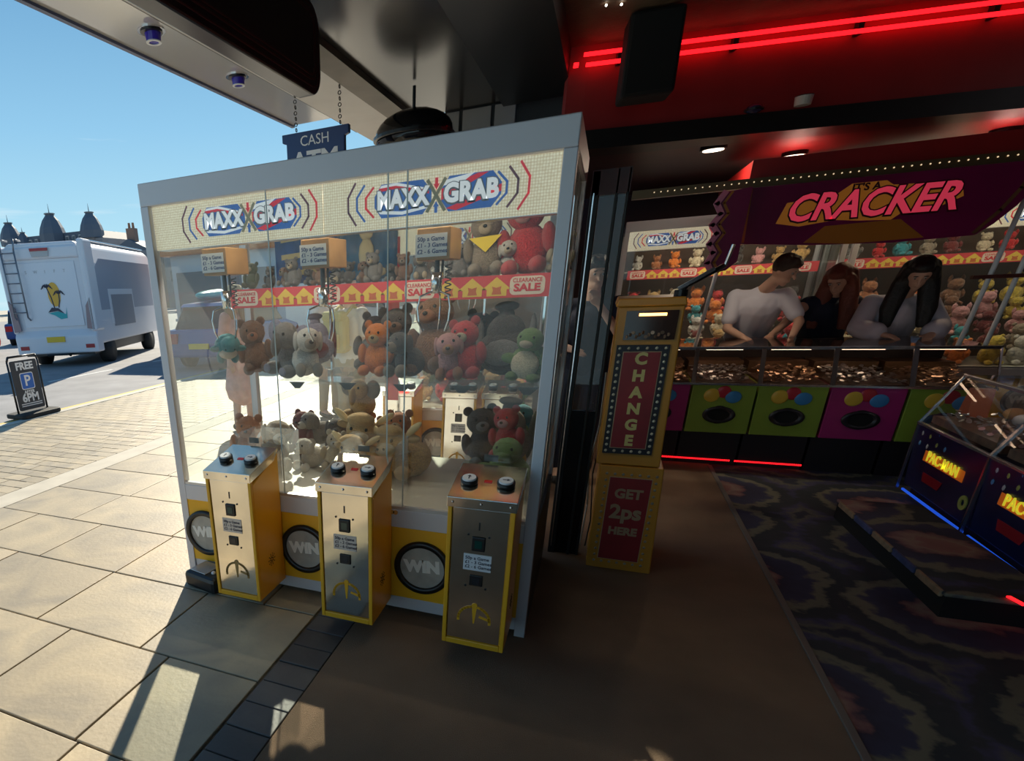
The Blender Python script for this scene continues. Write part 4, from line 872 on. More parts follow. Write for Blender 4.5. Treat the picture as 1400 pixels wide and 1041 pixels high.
# ------------------------------------------------------------------ right row: blue pushers
navy = mat('navy printed panel', (0.012, 0.014, 0.06), 0.3, var=.3, vscale=10)
yglow = mat('glowing yellow lettering', (0.85, 0.75, 0.04), .4, emis=.35)
brt = mat('bright chrome edge', (0.75, 0.76, 0.80), 0.2, 0.9)
RL = ['navy coin pusher in the right row, farthest from the camera', 'navy coin pusher in the right row, second from the far end', 'navy coin pusher in the right row, nearest, mostly out of frame']
for i in range(3):
    yc = 5.0 - .91 * i; h = .455
    t = thing('coin_pusher', RL[i], 'coin pusher', (2.1, yc, 0), group='navy coin pushers of the right row')
    B(.08, 1.0, -h + .005, h - .005, 0, .10).build('base', MATS['dark base'], t)
    fp = MB().prism([(.03, .10), (1.0, .10), (1.0, .54), (.0, .54)], 2 * h - .01, 'xz', -h + .005).build('front_panel', navy, t, bevel=.003)
    RT = (PI / 2, 0, -PI / 2)
    MB().line([(.24, .365), (-.24, .365)], .085, .002, 'yz', .010).build('lettering_glow', mat('orange glow board', (.50, .10, .01), .4, emis=.25), fp)
    text('lettering', 'PAC-MAN', .095, yglow, (.004, .0, .365), fp, rot=RT, off=.0015, d=.003, sx=.92, space=1.08)
    MB().prism([(.20, .19), (-.02, .19), (-.05, .25), (.22, .25)], .002, 'yz', .018).build('red_blaze', mat('dark red print', (.30, .01, .02), .4), fp)
    for k in range(7): MB().sph((.004, .36 - .11 * (k % 4), .42 + .035 * (k // 2)), (.004, .014, .018), sub=1).build('printed_dot', (mat('dot blue', (.1, .3, .6), .4), mat('dot white', (.5, .5, .55), .4), mat('dot olive', (.4, .42, .1), .4))[k % 3], fp)
    MB().ring((.012, -.34, .22), .02, .045, .006, 20, 'x').build('token_ring', mat('dot olive', (0, 0, 0)), fp)
    B(-.010, .012, -h, h, .535, .552).build('chrome_rail', brt, t, bevel=.003)
    B(-.006, .010, h - .008, h, .06, .54).build('edge_trim', trimm, t); B(-.006, .010, -h, -h + .008, .06, .54).build('edge_trim', trimm, t)
    for yv in (-h, h - .012): MB().prism([(-.004, .55), (.010, .55), (.15, .865), (.136, .865)], .012, 'xz', yv).build('edge_trim', brt, t)
    MB().prism([(.004, .552), (.008, .552), (.146, .862), (.142, .862)], 2 * h - .03, 'xz', -h + .015).build('sloped_glass', gls, t)
    B(.136, .16, -h, h, .860, .880).build('top_rail', brt, t, bevel=.003)
    B(.16, 1.0, -h, h, .865, .872).build('glass_top', gls, t)
    B(.012, .99, -h + .01, -h + .02, .55, .862).build('side_glass', tinted, t); B(.95, .99, -h, h, .55, .862).build('back_board', MATS['dark base'], t)
    fx = B(.05, .95, -h + .03, h - .03, .552, .60).build('playfield', mat('playfield tan', (.22, .13, .09), .4, var=.4, vscale=14), t)
    MB().prism([(.30, .62), (.42, .62), (.38, .80), (.32, .80)], .10, 'yz', .16).build('playfield_wedge', mat('orange wedge', (.55, .12, .05), .4), t)
    cm = MB()
    for k in range(170):
        r = bmesh.ops.create_cone(cm.b, cap_ends=True, segments=9, radius1=.015, radius2=.015, depth=.003)
        bmesh.ops.transform(cm.b, matrix=Matrix.Translation((random.uniform(.08, .6), random.uniform(-h + .05, h - .05), .61 + random.uniform(0, .04))) @ Matrix.Rotation(random.uniform(-.6, .6), 4, 'X') @ Matrix.Rotation(random.uniform(-.5, .5), 4, 'Y'), verts=r['verts'])
    cm.build('coins', silvc, t, kind='stuff')
    for k in range(3): MB().sph((.25 + .05 * k, -.2 + .22 * k, .66), (.05, .06, .04)).build('prize_capsule', (mat('capsule yellow', (.75, .5, .08), .2), mat('capsule white', (.7, .7, .7), .2), mat('capsule amber', (.6, .3, .1), .2))[k], t, True)
    MB().cyl((.22, -.1, .845), (.22, .15, .845), .008, n=8).build('field_lamp', mat('cool lamp', (1, .95, .85), .4, emis=5), t)
    B(.02, .03, -h + .03, h - .03, .055, .068).build('kick_light', mat('blue kick light', (.02, .12, .9), .4, emis=.4), t)
t = thing('carpet_step', 'low raised step covered in patterned carpet before the blue pushers', 'step', (1.62, 3.95, 0), R(2))
B(0, .42, -.50, .85, .0, .115).build('riser', mat('matt black', (0, 0, 0)), t)
B(-.01, .42, -.51, .86, .115, .135).build('tread', carpet, t, bevel=.008)
for k in range(5): B(-.016, .0, .10 - .58 + k * .26, .10 - .58 + k * .26 + .24, .100, .136).build('nosing', (mat('worn tan nosing', (.26, .17, .10), .8, var=.3, vscale=20), mat('worn blue nosing', (.05, .06, .15), .8, var=.3, vscale=20))[k % 2], t, bevel=.006)
t = thing('led_marker', 'two short red floor lights near the right edge', 'light', (1.86, 3.38, .14), 0)
for k in range(2): o = B(-.008, .008, -.04, .04, 0, .008).build('bar', redneon, t); o.location = (k * .06, .06 - k * .16, 0); o.rotation_euler = (0, 0, R(15))

# ------------------------------------------------------------------ people
skin = mat('skin', (0.55, 0.32, 0.23), .55, var=.06, vscale=9); skin2 = mat('light skin', (0.62, 0.38, 0.28), .55, var=.06, vscale=9)
def hand(m_, wrist, dirv, side, curl=.4):
    """palm with four fingers and a thumb growing along dirv; side = vector across the palm towards the thumb"""
    w = Vector(wrist); d = Vector(dirv).normalized(); s = Vector(side).normalized(); s = (s - d * s.dot(d)).normalized(); n = d.cross(s)
    if n.z > 0: n = -n
    for k in range(3): m_.sph(w + d * (.02 + .028 * k), (.026, .026, .018), sub=1)
    m_.cap([w, w + d * .045 + s * .016, w + d * .085 + s * .02], [.022, .019, .014]); m_.cap([w, w + d * .045 - s * .016, w + d * .080 - s * .024], [.022, .018, .012])
    for k, (o_, L_) in enumerate(((.026, .068), (.009, .078), (-.009, .072), (-.026, .056))):
        b = w + d * .082 + s * o_; a = b + (d * .95 + n * curl * .3) * L_ * .45; c = a + (d * .8 + n * curl * .8) * L_ * .32; e2 = c + (d * .6 + n * curl) * L_ * .23
        m_.cap([b, a, c, e2], [.0088, .0082, .0076, .0068])
    m_.cap([w + d * .025 + s * .02, w + d * .055 + s * .045, w + d * .078 + s * .052], [.013, .010, .008])
def person(label, loc, rz, J, top, bottom, hair, sk=None, hairlen='short', sleeve='short', long_top=False, extra=None, scale=1.0, dress=False, legs=True):
    """J: joint dict in local metres; figure faces -y locally"""
    sk = sk or skin
    t = thing('person', label, 'person', loc, rz); t.scale = (scale,) * 3
    V = {k: Vector(v) for k, v in J.items()}
    b = MB(); hd = V['head']; hf = V.get('face', Vector((0, -1, 0))).normalized(); up = V.get('up', Vector((0, 0, 1))); rt = hf.cross(up).normalized(); up = rt.cross(hf).normalized()
    rm = Matrix((rt, -hf, up)).transposed().to_4x4()
    b.sph(hd + up * .015 - hf * .01, (.076, .094, .103), rm, 3); b.sph(hd + hf * .025 - up * .062, (.052, .058, .052), rm); b.sph(hd + hf * .060 - up * .095, (.026, .022, .020), rm)
    b.cap([hd + hf * .088 + up * .012, hd + hf * .108 - up * .018], [.009, .014]); b.sph(hd + hf * .084 - up * .052, (.026, .012, .007), rm, 1); b.sph(hd + hf * .082 - up * .062, (.022, .012, .007), rm, 1)
    b.sph(hd + hf * .082 + up * .036, (.05, .012, .009), rm, 1)
    for s in (-1, 1): b.sph(hd + rt * s * .078 - hf * .005 - up * .012, (.010, .020, .030), rm, 1)
    b.cap([V['chest'] + Vector((0, 0, .12)), hd - up * .085 - hf * .015], [.060, .053])
    sh = (V['rs'] - V['ls']); 
    b.cap([V['rs'], V['ls']], [.055, .055]); b.cap([V['chest'], V['waist'], V['pelvis']], [.12, .105, .125])
    for a in 'lr':
        b.cap([V[a + 's'], V[a + 'e'], V[a + 'w']], [.050, .038, .026]); hand(b, V[a + 'w'], V[a + 'w'] - V[a + 'e'] + V.get(a + 'hd', Vector()), rt * (-1 if a == 'r' else 1) + hf * .3)
        b.cap([V[a + 'h'], V[a + 'k'], V[a + 'f']], [.082, .056, .040])
        b.cap([V[a + 'f'], V[a + 'f'] + Vector((0, -.15, -.035))], [.042, .032])
    b.build('body', sk, t, remesh=.0095)
    for s in (-1, 1):
        ec = hd + hf * .083 + rt * s * .030 + up * .015
        MB().sph(ec - hf * .003, .010, sub=2).build('eye', mat('eye white', (.42, .38, .36), .3), t, True); MB().sph(ec + hf * .004, .0058, sub=1).build('iris', mat('dark iris', (.03, .02, .01), .1), t, True)
        MB().sph(hd + hf * .092 + rt * s * .03 + up * .038, (.018, .005, .004), rm, 1).build('eyebrow', hair, t)
    # top
    m_ = MB()
    if abs(sh.length) > 0:
        m_.cap([V['rs'] - Vector((0, 0, .008)), V['ls'] - Vector((0, 0, .008))], [.068, .068])
    m_.cap([V['chest'], V['waist'], V['pelvis'] + Vector((0, 0, .03 if not long_top else -.06))], [.150, .138, .152])
    wid = sh.normalized() if sh.length else Vector((1, 0, 0))
    for f in (-.06, .06): m_.cap([V['chest'] + wid * f, V['waist'] + wid * f * .9, V['pelvis'] + wid * f], [.128, .118, .128])
    m_.sph(V['chest'] + Vector((0, 0, .13)), (.085, .08, .05))
    if sleeve != 'none':
        for a in 'lr':
            if sleeve == 'short': m_.cap([V[a + 's'], V[a + 's'].lerp(V[a + 'e'], .72)], [.072, .066])
            elif sleeve == 'wide': m_.cap([V[a + 's'], V[a + 'e'], V[a + 'e'].lerp(V[a + 'w'], .7)], [.070, .074, .084])
            else: m_.cap([V[a + 's'], V[a + 'e'], V[a + 'e'].lerp(V[a + 'w'], .95)], [.066, .052, .042])
    if dress: m_.cap([V['pelvis'], V['lk'].lerp(V['rk'], .5) + Vector((0, 0, .05))], [.16, .22])
    m_.build('dress' if dress else 'top', top, t, remesh=.012)
    if not dress:
        m_ = MB()
        m_.cap([V['pelvis'] + Vector((-.05, 0, 0)), V['pelvis'] + Vector((.05, 0, 0))], [.135, .135])
        for a in 'lr': m_.cap([V[a + 'h'], V[a + 'k'], V[a + 'f'].lerp(V[a + 'k'], .08)], [.102, .075, .058])
        m_.build('trousers', bottom, t, remesh=.012)
    for a in 'lr':
        f = V[a + 'f']; MB().cap([f + Vector((0, .03, -.03)), f + Vector((0, -.07, -.04)), f + Vector((0, -.17, -.048))], [.046, .045, .036]).build('shoe', mat('dark shoe', (.03, .03, .03), .5), t, remesh=.010)
    # hair
    m_ = MB(); m_.sph(hd + up * .040 - hf * .028, (.088, .100, .100), rm, 3)
    m_.sph(hd + up * .085 + hf * .03, (.070, .060, .040), rm)
    if hairlen == 'long':
        bk = hd - hf * .06; random.seed(11)
        for s in (-1, -.72, .72, 1):
            p0 = bk + rt * .065 * s + up * .03; p1 = p0 + Vector((0, 0, -.16)) + rt * .03 * s - hf * .03; p2 = p1 + Vector((0, 0, -.17)) + rt * .035 * s + hf * .02; p3 = p2 + Vector((0, 0, -.12)) + hf * .03
            m_.cap([p0, p1, p2, p3], [.050, .054, .046, .022])
        for s in (-1, 1): m_.cap([hd + rt * s * .080 + up * .03, hd + rt * s * .098 - up * .10, hd + rt * s * .10 - up * .26 + hf * .03, hd + rt * s * .09 - up * .40 + hf * .05], [.034, .036, .034, .016])
    else:
        for s in (-1, 1): m_.sph(hd + rt * s * .070 + up * .03 - hf * .02, (.022, .05, .05), rm)
        for k in range(7): m_.sph(hd + up * (.105 + .01 * (k % 2)) + rt * (-.05 + .017 * k) + hf * (.01 + .03 * (k % 3 - 1)), .028, sub=1)
    m_.build('hair', hair, t, remesh=.010)
    return t, V, hd, hf, up, rt
tee = mat('white t-shirt', (0.62, 0.62, 0.72), .85, bump=.3, bscale=12); drk = mat('dark navy cloth', (0.010, 0.014, 0.035), .85, bump=.3, bscale=12); jean = mat('dark jeans', (0.03, 0.04, 0.07), .85)
hbrown = mat('brown hair', (0.05, 0.03, 0.02), .6, bump=.6, bscale=60); haub = mat('auburn hair', (0.16, 0.035, 0.02), .6, bump=.6, bscale=60); hblk = mat('near black hair', (0.008, 0.007, 0.007), .5, bump=.6, bscale=60)
# people on the far side of the island; they face the camera side (-y)
J = dict(head=(.10, -.30, 1.57), face=(.62, -.50, -.45), chest=(0, -.12, 1.27), waist=(-.02, 0, 1.05), pelvis=(-.02, .06, .90), ls=(.17, -.18, 1.36), rs=(-.19, -.10, 1.36), le=(.28, -.35, 1.14), lw=(.22, -.50, 1.03), re=(-.22, -.20, 1.08), rw=(-.12, -.42, 1.02),
         lh=(.09, .06, .87), rh=(-.11, .06, .87), lk=(.10, .02, .47), rk=(-.12, .04, .47), lf=(.11, .08, .08), rf=(-.13, .10, .08))
person('man in a white t-shirt leaning over the coin pushers, head turned right', (1.31, 7.10, 0), 0, J, tee, jean, hbrown, skin2, 'short', 'short', True, scale=1.0)
J2 = dict(head=(-.02, -.24, 1.47), face=(-.35, -.6, -.5), chest=(0, -.10, 1.19), waist=(.02, 0, 1.00), pelvis=(.02, .05, .86), ls=(.16, -.12, 1.28), rs=(-.17, -.14, 1.28), le=(.26, -.20, 1.05), lw=(.20, -.38, 1.02), re=(-.32, -.25, 1.12), rw=(-.44, -.40, 1.02),
          lh=(.08, .06, .83), rh=(-.09, .06, .83), lk=(.09, .02, .45), rk=(-.10, .04, .45), lf=(.10, .08, .08), rf=(-.11, .10, .08))
person('woman with long auburn hair and a dark strappy top, between the other two', (1.88, 7.28, 0), 0, J2, drk, jean, haub, skin, 'long', 'none')
J3 = dict(head=(.02, -.28, 1.50), face=(-.15, -.75, -.55), chest=(0, -.10, 1.18), waist=(.0, 0, 1.00), pelvis=(.0, .05, .86), ls=(.18, -.12, 1.28), rs=(-.18, -.12, 1.28), le=(.26, -.24, 1.08), lw=(.17, -.40, 1.04), re=(-.26, -.25, 1.08), rw=(-.14, -.40, 1.04),
          lh=(.09, .06, .83), rh=(-.09, .06, .83), lk=(.09, .02, .45), rk=(-.10, .04, .45), lf=(.10, .08, .08), rf=(-.11, .10, .08))
person('woman with long black hair in a loose white cardigan at the coin pushers', (2.26, 7.0, 0), 0, J3, mat('white cardigan', (0.55, 0.52, 0.60), .9, bump=.3, bscale=14), jean, hblk, skin2, 'long', 'wide', scale=1.0)
J4 = dict(head=(.0, -.06, 1.62), face=(.25, -.9, -.15), chest=(0, -.02, 1.28), waist=(.0, 0, 1.08), pelvis=(.0, .0, .93), ls=(.18, -.0, 1.40), rs=(-.18, -.0, 1.40), le=(.24, -.12, 1.16), lw=(.06, -.20, 1.40), re=(-.26, -.05, 1.14), rw=(-.10, -.22, 1.10), lhd=(-.05, .0, .2),
          lh=(.09, .0, .90), rh=(-.09, .0, .90), lk=(.09, -.01, .49), rk=(-.10, .0, .49), lf=(.10, .02, .08), rf=(-.11, .03, .08))
person('dark-haired person in a navy top with hand at the chin, behind the glass partition', (-.075, 5.15, 0), 0, J4, drk, jean, hblk, skin2, 'short', 'short')
# street people seen through the cabinet glass
JS = dict(head=(.0, .0, 1.55), face=(.5, .8, -.1), chest=(0, 0, 1.25), waist=(.0, 0, 1.05), pelvis=(.0, .0, .90), ls=(.17, 0, 1.36), rs=(-.17, 0, 1.36), le=(.23, .02, 1.10), lw=(.24, -.10, .88), re=(-.23, .02, 1.10), rw=(-.24, -.10, .88),
          lh=(.09, .0, .87), rh=(-.09, .0, .87), lk=(.09, -.01, .47), rk=(-.10, .0, .47), lf=(.10, .02, .08), rf=(-.11, .03, .08))
straw = mat('straw hat', (0.62, 0.50, 0.30), .9)
def hat(t, hd, up, hf, m_):
    q = up.to_track_quat('Z', 'Y').to_matrix().to_4x4()
    h = MB(); h.cyl(hd + up * .06, hd + up * .15, .10, .085, 20); h.sph(hd + up * .15, (.085, .085, .02)); h.cyl(hd + up * .045, hd + up * .062, .17, .11, 24); h.build('sun_hat', m_, t, True)
r = person('woman in a pink summer dress and straw hat, seen through the glass', (-3.90, 6.1, 0), R(70), JS, mat('pink dress', (0.72, 0.40, 0.33), .85, var=.15, vscale=12), jean, mat('light brown hair', (.3, .18, .09), .6), skin2, 'long', 'short', dress=True)
hat(r[0], r[2], r[4], r[3], straw)
r = person('person with a pale pink sun hat and olive backpack, seen through the glass', (-2.42, 6.0, 0), R(165), JS, mat('pale shirt', (.65, .62, .58), .85), mat('tan shorts', (.4, .32, .2), .85), hbrown, skin2, 'short', 'short')
hat(r[0], r[2], r[4], r[3], mat('pale pink hat', (.72, .50, .46), .85))
olv = mat('olive backpack cloth', (0.50, 0.44, 0.16), .85, bump=.3, bscale=20)
bk = thing('backpack', 'olive yellow backpack worn by the person in the pale pink hat', 'backpack', (-2.42, 6.0, 0), R(165))
B(-.14, .14, .15, .30, .98, 1.36).build('main_bag', olv, bk, bevel=.05); B(-.10, .10, .29, .35, 1.02, 1.18).build('pocket', olv, bk, bevel=.025); B(-.13, .13, .20, .32, 1.30, 1.40).build('flap', olv, bk, bevel=.03)
for s in (-.09, .09): MB().tube([(s, .18, 1.36), (s, .05, 1.44), (s, -.13, 1.36), (s, -.14, 1.15), (s, .16, 1.0)], .016, 8).build('strap', olv, bk, True)
person('person in a white shirt walking past, seen through the glass below the sale strip', (-3.15, 7.1, 0), R(60), JS, mat('white shirt', (.72, .72, .72), .85), mat('tan shorts', (0, 0, 0)), hbrown, skin, 'short', 'short')
person('person in a coral shirt behind the hanging claws, seen through the glass', (-2.75, 6.9, 0), R(-30), JS, mat('coral shirt', (.78, .38, .28), .85), mat('dark jeans', (0, 0, 0)), haub, skin2, 'long', 'short')

# ------------------------------------------------------------------ street furniture and vehicles
t = thing('pavement_sign', 'black swinging pavement sign reading FREE P AFTER 6PM', 'sign', (-7.83, 6.12, 0), R(90))
MB().prism(rr(-.36, .36, -.24, .22, .08, 5), .07, 'xy', 0).build('base', rubber, t, bevel=.02)
MB().tube([(-.27, 0, .07), (-.27, 0, .84), (-.24, 0, .90), (.24, 0, .90), (.27, 0, .84), (.27, 0, .07)], .016, 10).build('frame', black, t, True)
bd = MB().prism(rr(-.235, .235, .10, .84, .03, 4), .02, 'xz', -.012).build('board', mat('charcoal board', (0.03, 0.035, 0.05), .35), t)
text('lettering', 'FREE', .15, white_l, (0, -.014, .75), bd, off=.006, sx=1.0)
MB().prism(rr(-.12, .12, .405, .655, .03, 4), .003, 'xz', -.016).build('parking_plate', white_l, bd); MB().prism(rr(-.108, .108, .417, .643, .025, 4), .003, 'xz', -.018).build('parking_field', mat('parking blue', (.02, .14, .55), .35), bd)
text('lettering', 'P', .22, white_l, (0, -.020, .53), bd, off=.005); text('lettering', 'AFTER', .065, white_l, (0, -.014, .365), bd, off=.002); text('lettering', '6PM', .17, white_l, (0, -.014, .275), bd, off=.006)
for z in (.185, .155): B(-.19, .19, -.014, -.012, z, z + .014).build('small_print_line', white_l, bd)

vw = mat('motorhome white', (0.70, 0.71, 0.76), .3); vgrey = mat('motorhome grey', (0.35, 0.38, 0.46), .3)
t = thing('motorhome', 'white motorhome with rear ladder and palm tree decal parked on the road', 'motorhome', (-13.22, 11.6, -.03), R(22.6))
hw = 1.12
prof = [(-hw, .55), (-hw - .02, 1.2), (-hw, 2.6), (-hw + .10, 3.00), (-hw + .25, 3.12), (hw - .25, 3.12), (hw - .10, 3.00), (hw, 2.6), (hw + .02, 1.2), (hw, .55)]
MB().prism(prof, 5.6, 'xz', 0).build('body', vw, t, bevel=.05)
MB().prism([(-.10, .36), (-.10, .80), (.02, 1.0), (.3, .95), (.3, .36)], 2 * hw + .06, 'yz', -hw - .03).build('bumper', vw, t, bevel=.04)
B(-hw - .06, -hw + .10, -.06, .3, .9, 3.05).build('corner_pillar', vw, t, bevel=.05); B(hw - .12, hw + .06, -.10, .5, .9, 3.16).build('corner_pillar', vw, t, bevel=.06)
B(-hw + .1, hw - .1, -.06, .1, 2.72, 3.02).build('rear_brow', vw, t, bevel=.05)
MB().prism([(-.22, 2.78), (.22, 2.78), (.26, 2.98), (-.26, 2.98)], .04, 'xz', -.10).build('brake_lamp', mat('lamp grey', (.45, .45, .46), .3), t); B(-.24, .24, -.115, -.10, 2.91, 2.98).build('brake_lens', mat('red lens', (.35, .02, .03), .2), t)
B(-hw + .30, hw - .28, -.025, .0, 1.05, 2.65).build('rear_panel', mat('motorhome panel', (.72, .74, .80), .25), t, bevel=.01)
lad = mat('ladder grey', (.22, .23, .26), .35, .5)
m_ = D.objects.new('ladder', None); COL.objects.link(m_); m_.parent = t
for x in (-.98, -.62): MB().tube([(x, -.05, 1.25), (x, -.16, 1.32), (x, -.18, 2.95), (x, -.10, 3.22), (x, .25, 3.20)], .022, 8).build('rail', lad, m_, True)
for k in range(7): MB().cyl((-.98, -.175, 1.45 + k * .24), (-.62, -.175, 1.45 + k * .24), .016, n=8).build('rung', lad, m_, True)
dec = D.objects.new('palm_decal', None); COL.objects.link(dec); dec.parent = t; dec.location = (.12, -.03, 1.62)
MB().prism([(.17 * math.cos(a) + .03, .24 + .30 * math.sin(a)) for a in [k * PI / 12 for k in range(24)]], .004, 'xz', -.004).build('sun_disc', mat('decal amber', (.75, .42, .05), .4), dec)
dk = mat('decal dark', (.03, .03, .06), .4)
for bx, bz, tx, tz in ((-.02, -.10, -.14, .42), (.10, -.08, .16, .26)):
    MB().line([(bx, bz), ((bx + tx) / 2 + .02, (bz + tz) / 2), (tx, tz)], .03, .003, 'xz', -.008).build('palm_trunk', dk, dec)
    for k in range(6): a = R(20 + 28 * k); MB().line([(tx, tz), (tx + .10 * math.cos(a), tz + .06 * math.sin(a) + .02), (tx + .16 * math.cos(a), tz + .06 * math.sin(a) - .06)], .022, .003, 'xz', -.010).build('palm_leaf', dk, dec)
MB().prism([(-.22, -.20), (-.10, -.08), (.08, -.10), (.22, -.24), (.05, -.17)], .003, 'xz', -.009).build('decal_island', dk, dec)
MB().prism([(-.22, -.22), (.05, -.18), (.26, -.26), (.30, -.10), (.28, -.36), (.10, -.38), (-.05, -.28)], .003, 'xz', -.007).build('decal_wave', mat('decal teal', (.02, .38, .42), .4), dec)
for i, ch in enumerate('SWIFT'): text('badge_letter', ch, .11, mat('lamp grey', (0, 0, 0)), (-.50 + i * .26, -.03, 2.42), t)
B(-.25, .25, -.13, -.10, .66, .80).build('number_plate', mat('plate yellow', (.75, .50, .03), .4), t)
for s in (-1, 1):
    MB().prism([(s * hw, .95), (s * hw, 1.75), (s * (hw - .14), 1.55), (s * (hw - .20), .98)], .05, 'xz', -.10).build('tail_light', mat('smoky tail lens', (.30, .22, .24), .2), t)
    B(s * (hw - .20) - .12, s * (hw - .20) + .12, -.115, -.09, .48, .58).build('reflector', MATS['red lens'], t)
    MB().cyl((s * (hw - .30), .95, .33), (s * (hw - .02), .95, .33), .33, n=28).build('wheel', rubber, t, True); MB().cyl((s * (hw - .30), 4.6, .33), (s * (hw - .02), 4.6, .33), .33, n=28).build('wheel', rubber, t, True)
B(-hw + .15, hw - .15, .0, 5.2, .30, .58).build('chassis', black, t)
MB().tube([(-.3, -.06, .30), (-.3, -.16, .34), (.3, -.16, .34), (.3, -.06, .30)], .03).build('tow_bar', black, t)
MB().prism([(.5, 1.35), (.5, 2.45), (.9, 2.72), (5.2, 2.72), (5.2, 1.35)], .012, 'yz', hw + .005).build('side_panel', vgrey, t)
B(hw + .006, hw + .03, 1.2, 3.2, 1.0, 1.95).build('side_locker_frame', vw, t, bevel=.02); B(hw + .02, hw + .034, 1.35, 3.1, .95, 1.80).build('side_locker', mat('locker grey', (.28, .29, .33), .4), t)
MB().tube([(hw - .2, .5, 3.18), (hw - .2, 5.4, 3.18)], .02).build('roof_rail', chrome, t)

def car(label, loc, rz, body, group=None, sc=1.0):
    t = thing('car', label, 'car', loc, rz, group); t.scale = (sc,) * 3
    MB().prism([(-2.1, .30), (-2.15, .62), (-2.05, .92), (-1.0, 1.0), (-.2, .98), (1.2, .95), (2.05, .80), (2.12, .45), (2.0, .28)], 1.76, 'yz', -.88).build('body', body, t, bevel=.06)
    MB().prism([(-1.95, .90), (-1.45, 1.42), (-.2, 1.48), (.55, 1.40), (1.25, .93)], 1.52, 'yz', -.76).build('cabin', mat('car glass', (.03, .035, .04), .08), t, bevel=.05)
    MB().prism([(-1.60, 1.40), (-1.45, 1.47), (-.2, 1.52), (.50, 1.44), (.55, 1.40)], 1.46, 'yz', -.73).build('roof', body, t, bevel=.03)
    for s in (-1, 1):
        for y_ in (-1.3, 1.35): MB().cyl((s * .70, y_, .31), (s * .89, y_, .31), .31, n=24).build('wheel', rubber, t, True); MB().cyl((s * .885, y_, .31), (s * .90, y_, .31), .18, n=16).build('hub', chrome, t)
        B(s * .70 - .14, s * .70 + .14, -2.17, -2.08, .62, .84).build('tail_light', MATS['red lens'], t)
    B(-.26, .26, -2.18, -2.14, .50, .62).build('number_plate', MATS['plate yellow'], t)
    return t
car('blue car parked behind the claw machine, seen through its left glass', (-8.45, 13.3, -.03), R(6), mat('car blue', (.04, .10, .30), .25))
car('red car at the far left beyond the motorhome', (-19.6, 12.6, -.05), R(30), mat('car red', (.50, .03, .03), .25))
car('blue car far left behind the motorhome', (-23.5, 19.5, -.05), R(40), mat('car navy', (.05, .10, .28), .25))
car('white car in the distance right of the motorhome', (-16.5, 31, -.05), R(60), mat('car white', (.65, .65, .66), .25))
car('silver car in the distance seen through the claw machine glass', (-8.6, 22, -.05), R(75), mat('car silver', (.45, .46, .48), .25))
t = thing('kayak', 'teal kayak lying on the roof of the blue car', 'kayak', (-8.75, 13.1, 1.50), R(8))
MB().sph((0, 0, .12), (.30, 1.35, .13), sub=3).build('hull', mat('kayak teal', (.06, .45, .48), .3), t, True); MB().ring((0, 0, .19), .14, .19, .06, 24, 'z').build('cockpit_rim', black, t, True)
# kiosk with orange fascia
t = thing('seafront_kiosk', 'white seafront kiosk with a bright orange fascia across the road', 'kiosk', (-10.9, 16.6, -.06), R(0))
B(-2.1, 2.1, 0, 2.4, 0, 2.9).build('wall', mat('kiosk white', (.62, .66, .70), .5), t); B(-2.3, 2.3, -.3, 2.6, 2.9, 4.3).build('fascia', mat('kiosk orange', (.78, .22, .03), .5), t, bevel=.05)
for k in range(2): p = B(-1.9 + k * 2.0, -.2 + k * 2.0, -.04, 0, 1.0, 2.4).build('window', mat('kiosk glass', (.08, .12, .16), .1), t); B(-1.95 + k * 2.0, -.15 + k * 2.0, -.3, 0, .9, .98).build('counter', white, p)
# hotel skyline
stone = mat('grey brown stone', (.22, .21, .23), .8, var=.15, vscale=.3); slate = mat('slate roof', (.10, .12, .16), .7); pane = mat('far window', (.05, .06, .08), .2)
t = thing('hotel', 'grand grey hotel with domed corner towers on the skyline', 'building', (-98, 90, 1.3), R(4))
B(-13.5, 11.5, 0, 16, -1.4, 11.4).build('main_block', stone, t); MB().prism([(-13, 11.4), (11, 11.4), (9, 13.0), (-11, 13.0)], 11, 'xz', 1.2).build('mansard_roof', slate, t)
for k in range(13): w_ = B(-10.8 + k * 1.6, -10.1 + k * 1.6, .9, 2.0, 11.5, 12.4).build('dormer', mat('pale dormer', (.45, .42, .42), .7), t); B(-10.7 + k * 1.6, -10.2 + k * 1.6, .85, .9, 11.6, 12.2).build('pane', pane, w_)
for x, s_ in ((-12.3, .78), (-9.0, .50), (-1.1, .92), (8.6, .80)):
    tw = MB().cyl((x, 1, 0), (x, 1, 11.6 + s_), 2.0 * s_, n=8).build('tower', stone, t); z0_ = 11.4 + s_ + (.6 if s_ > .6 else 0)
    P = [(2.7, -1.6), (2.75, 0), (2.4, 1.2), (1.7, 2.6), (.95, 3.5), (.85, 3.8)]
    d_ = MB()
    for (r0, z0), (r1, z1) in zip(P, P[1:]): d_.cyl((x, 1, z0_ + z0 * s_), (x, 1, z0_ + z1 * s_), r0 * s_, r1 * s_, 8)
    d_.build('dome', slate, tw, False); MB().cyl((x, 1, z0_ + 3.8 * s_), (x, 1, z0_ + 4.0 * s_), 1.1 * s_, n=8).cyl((x, 1, z0_ + 4.0 * s_), (x, 1, z0_ + 5.8 * s_), .10, .02, 6).build('finial', stone, tw)
for k in range(18):
    for q in range(3): B(-12.5 + k * 1.3, -11.9 + k * 1.3, -.06, .0, 2.6 + q * 2.9, 4.2 + q * 2.9).build('window', pane, t)
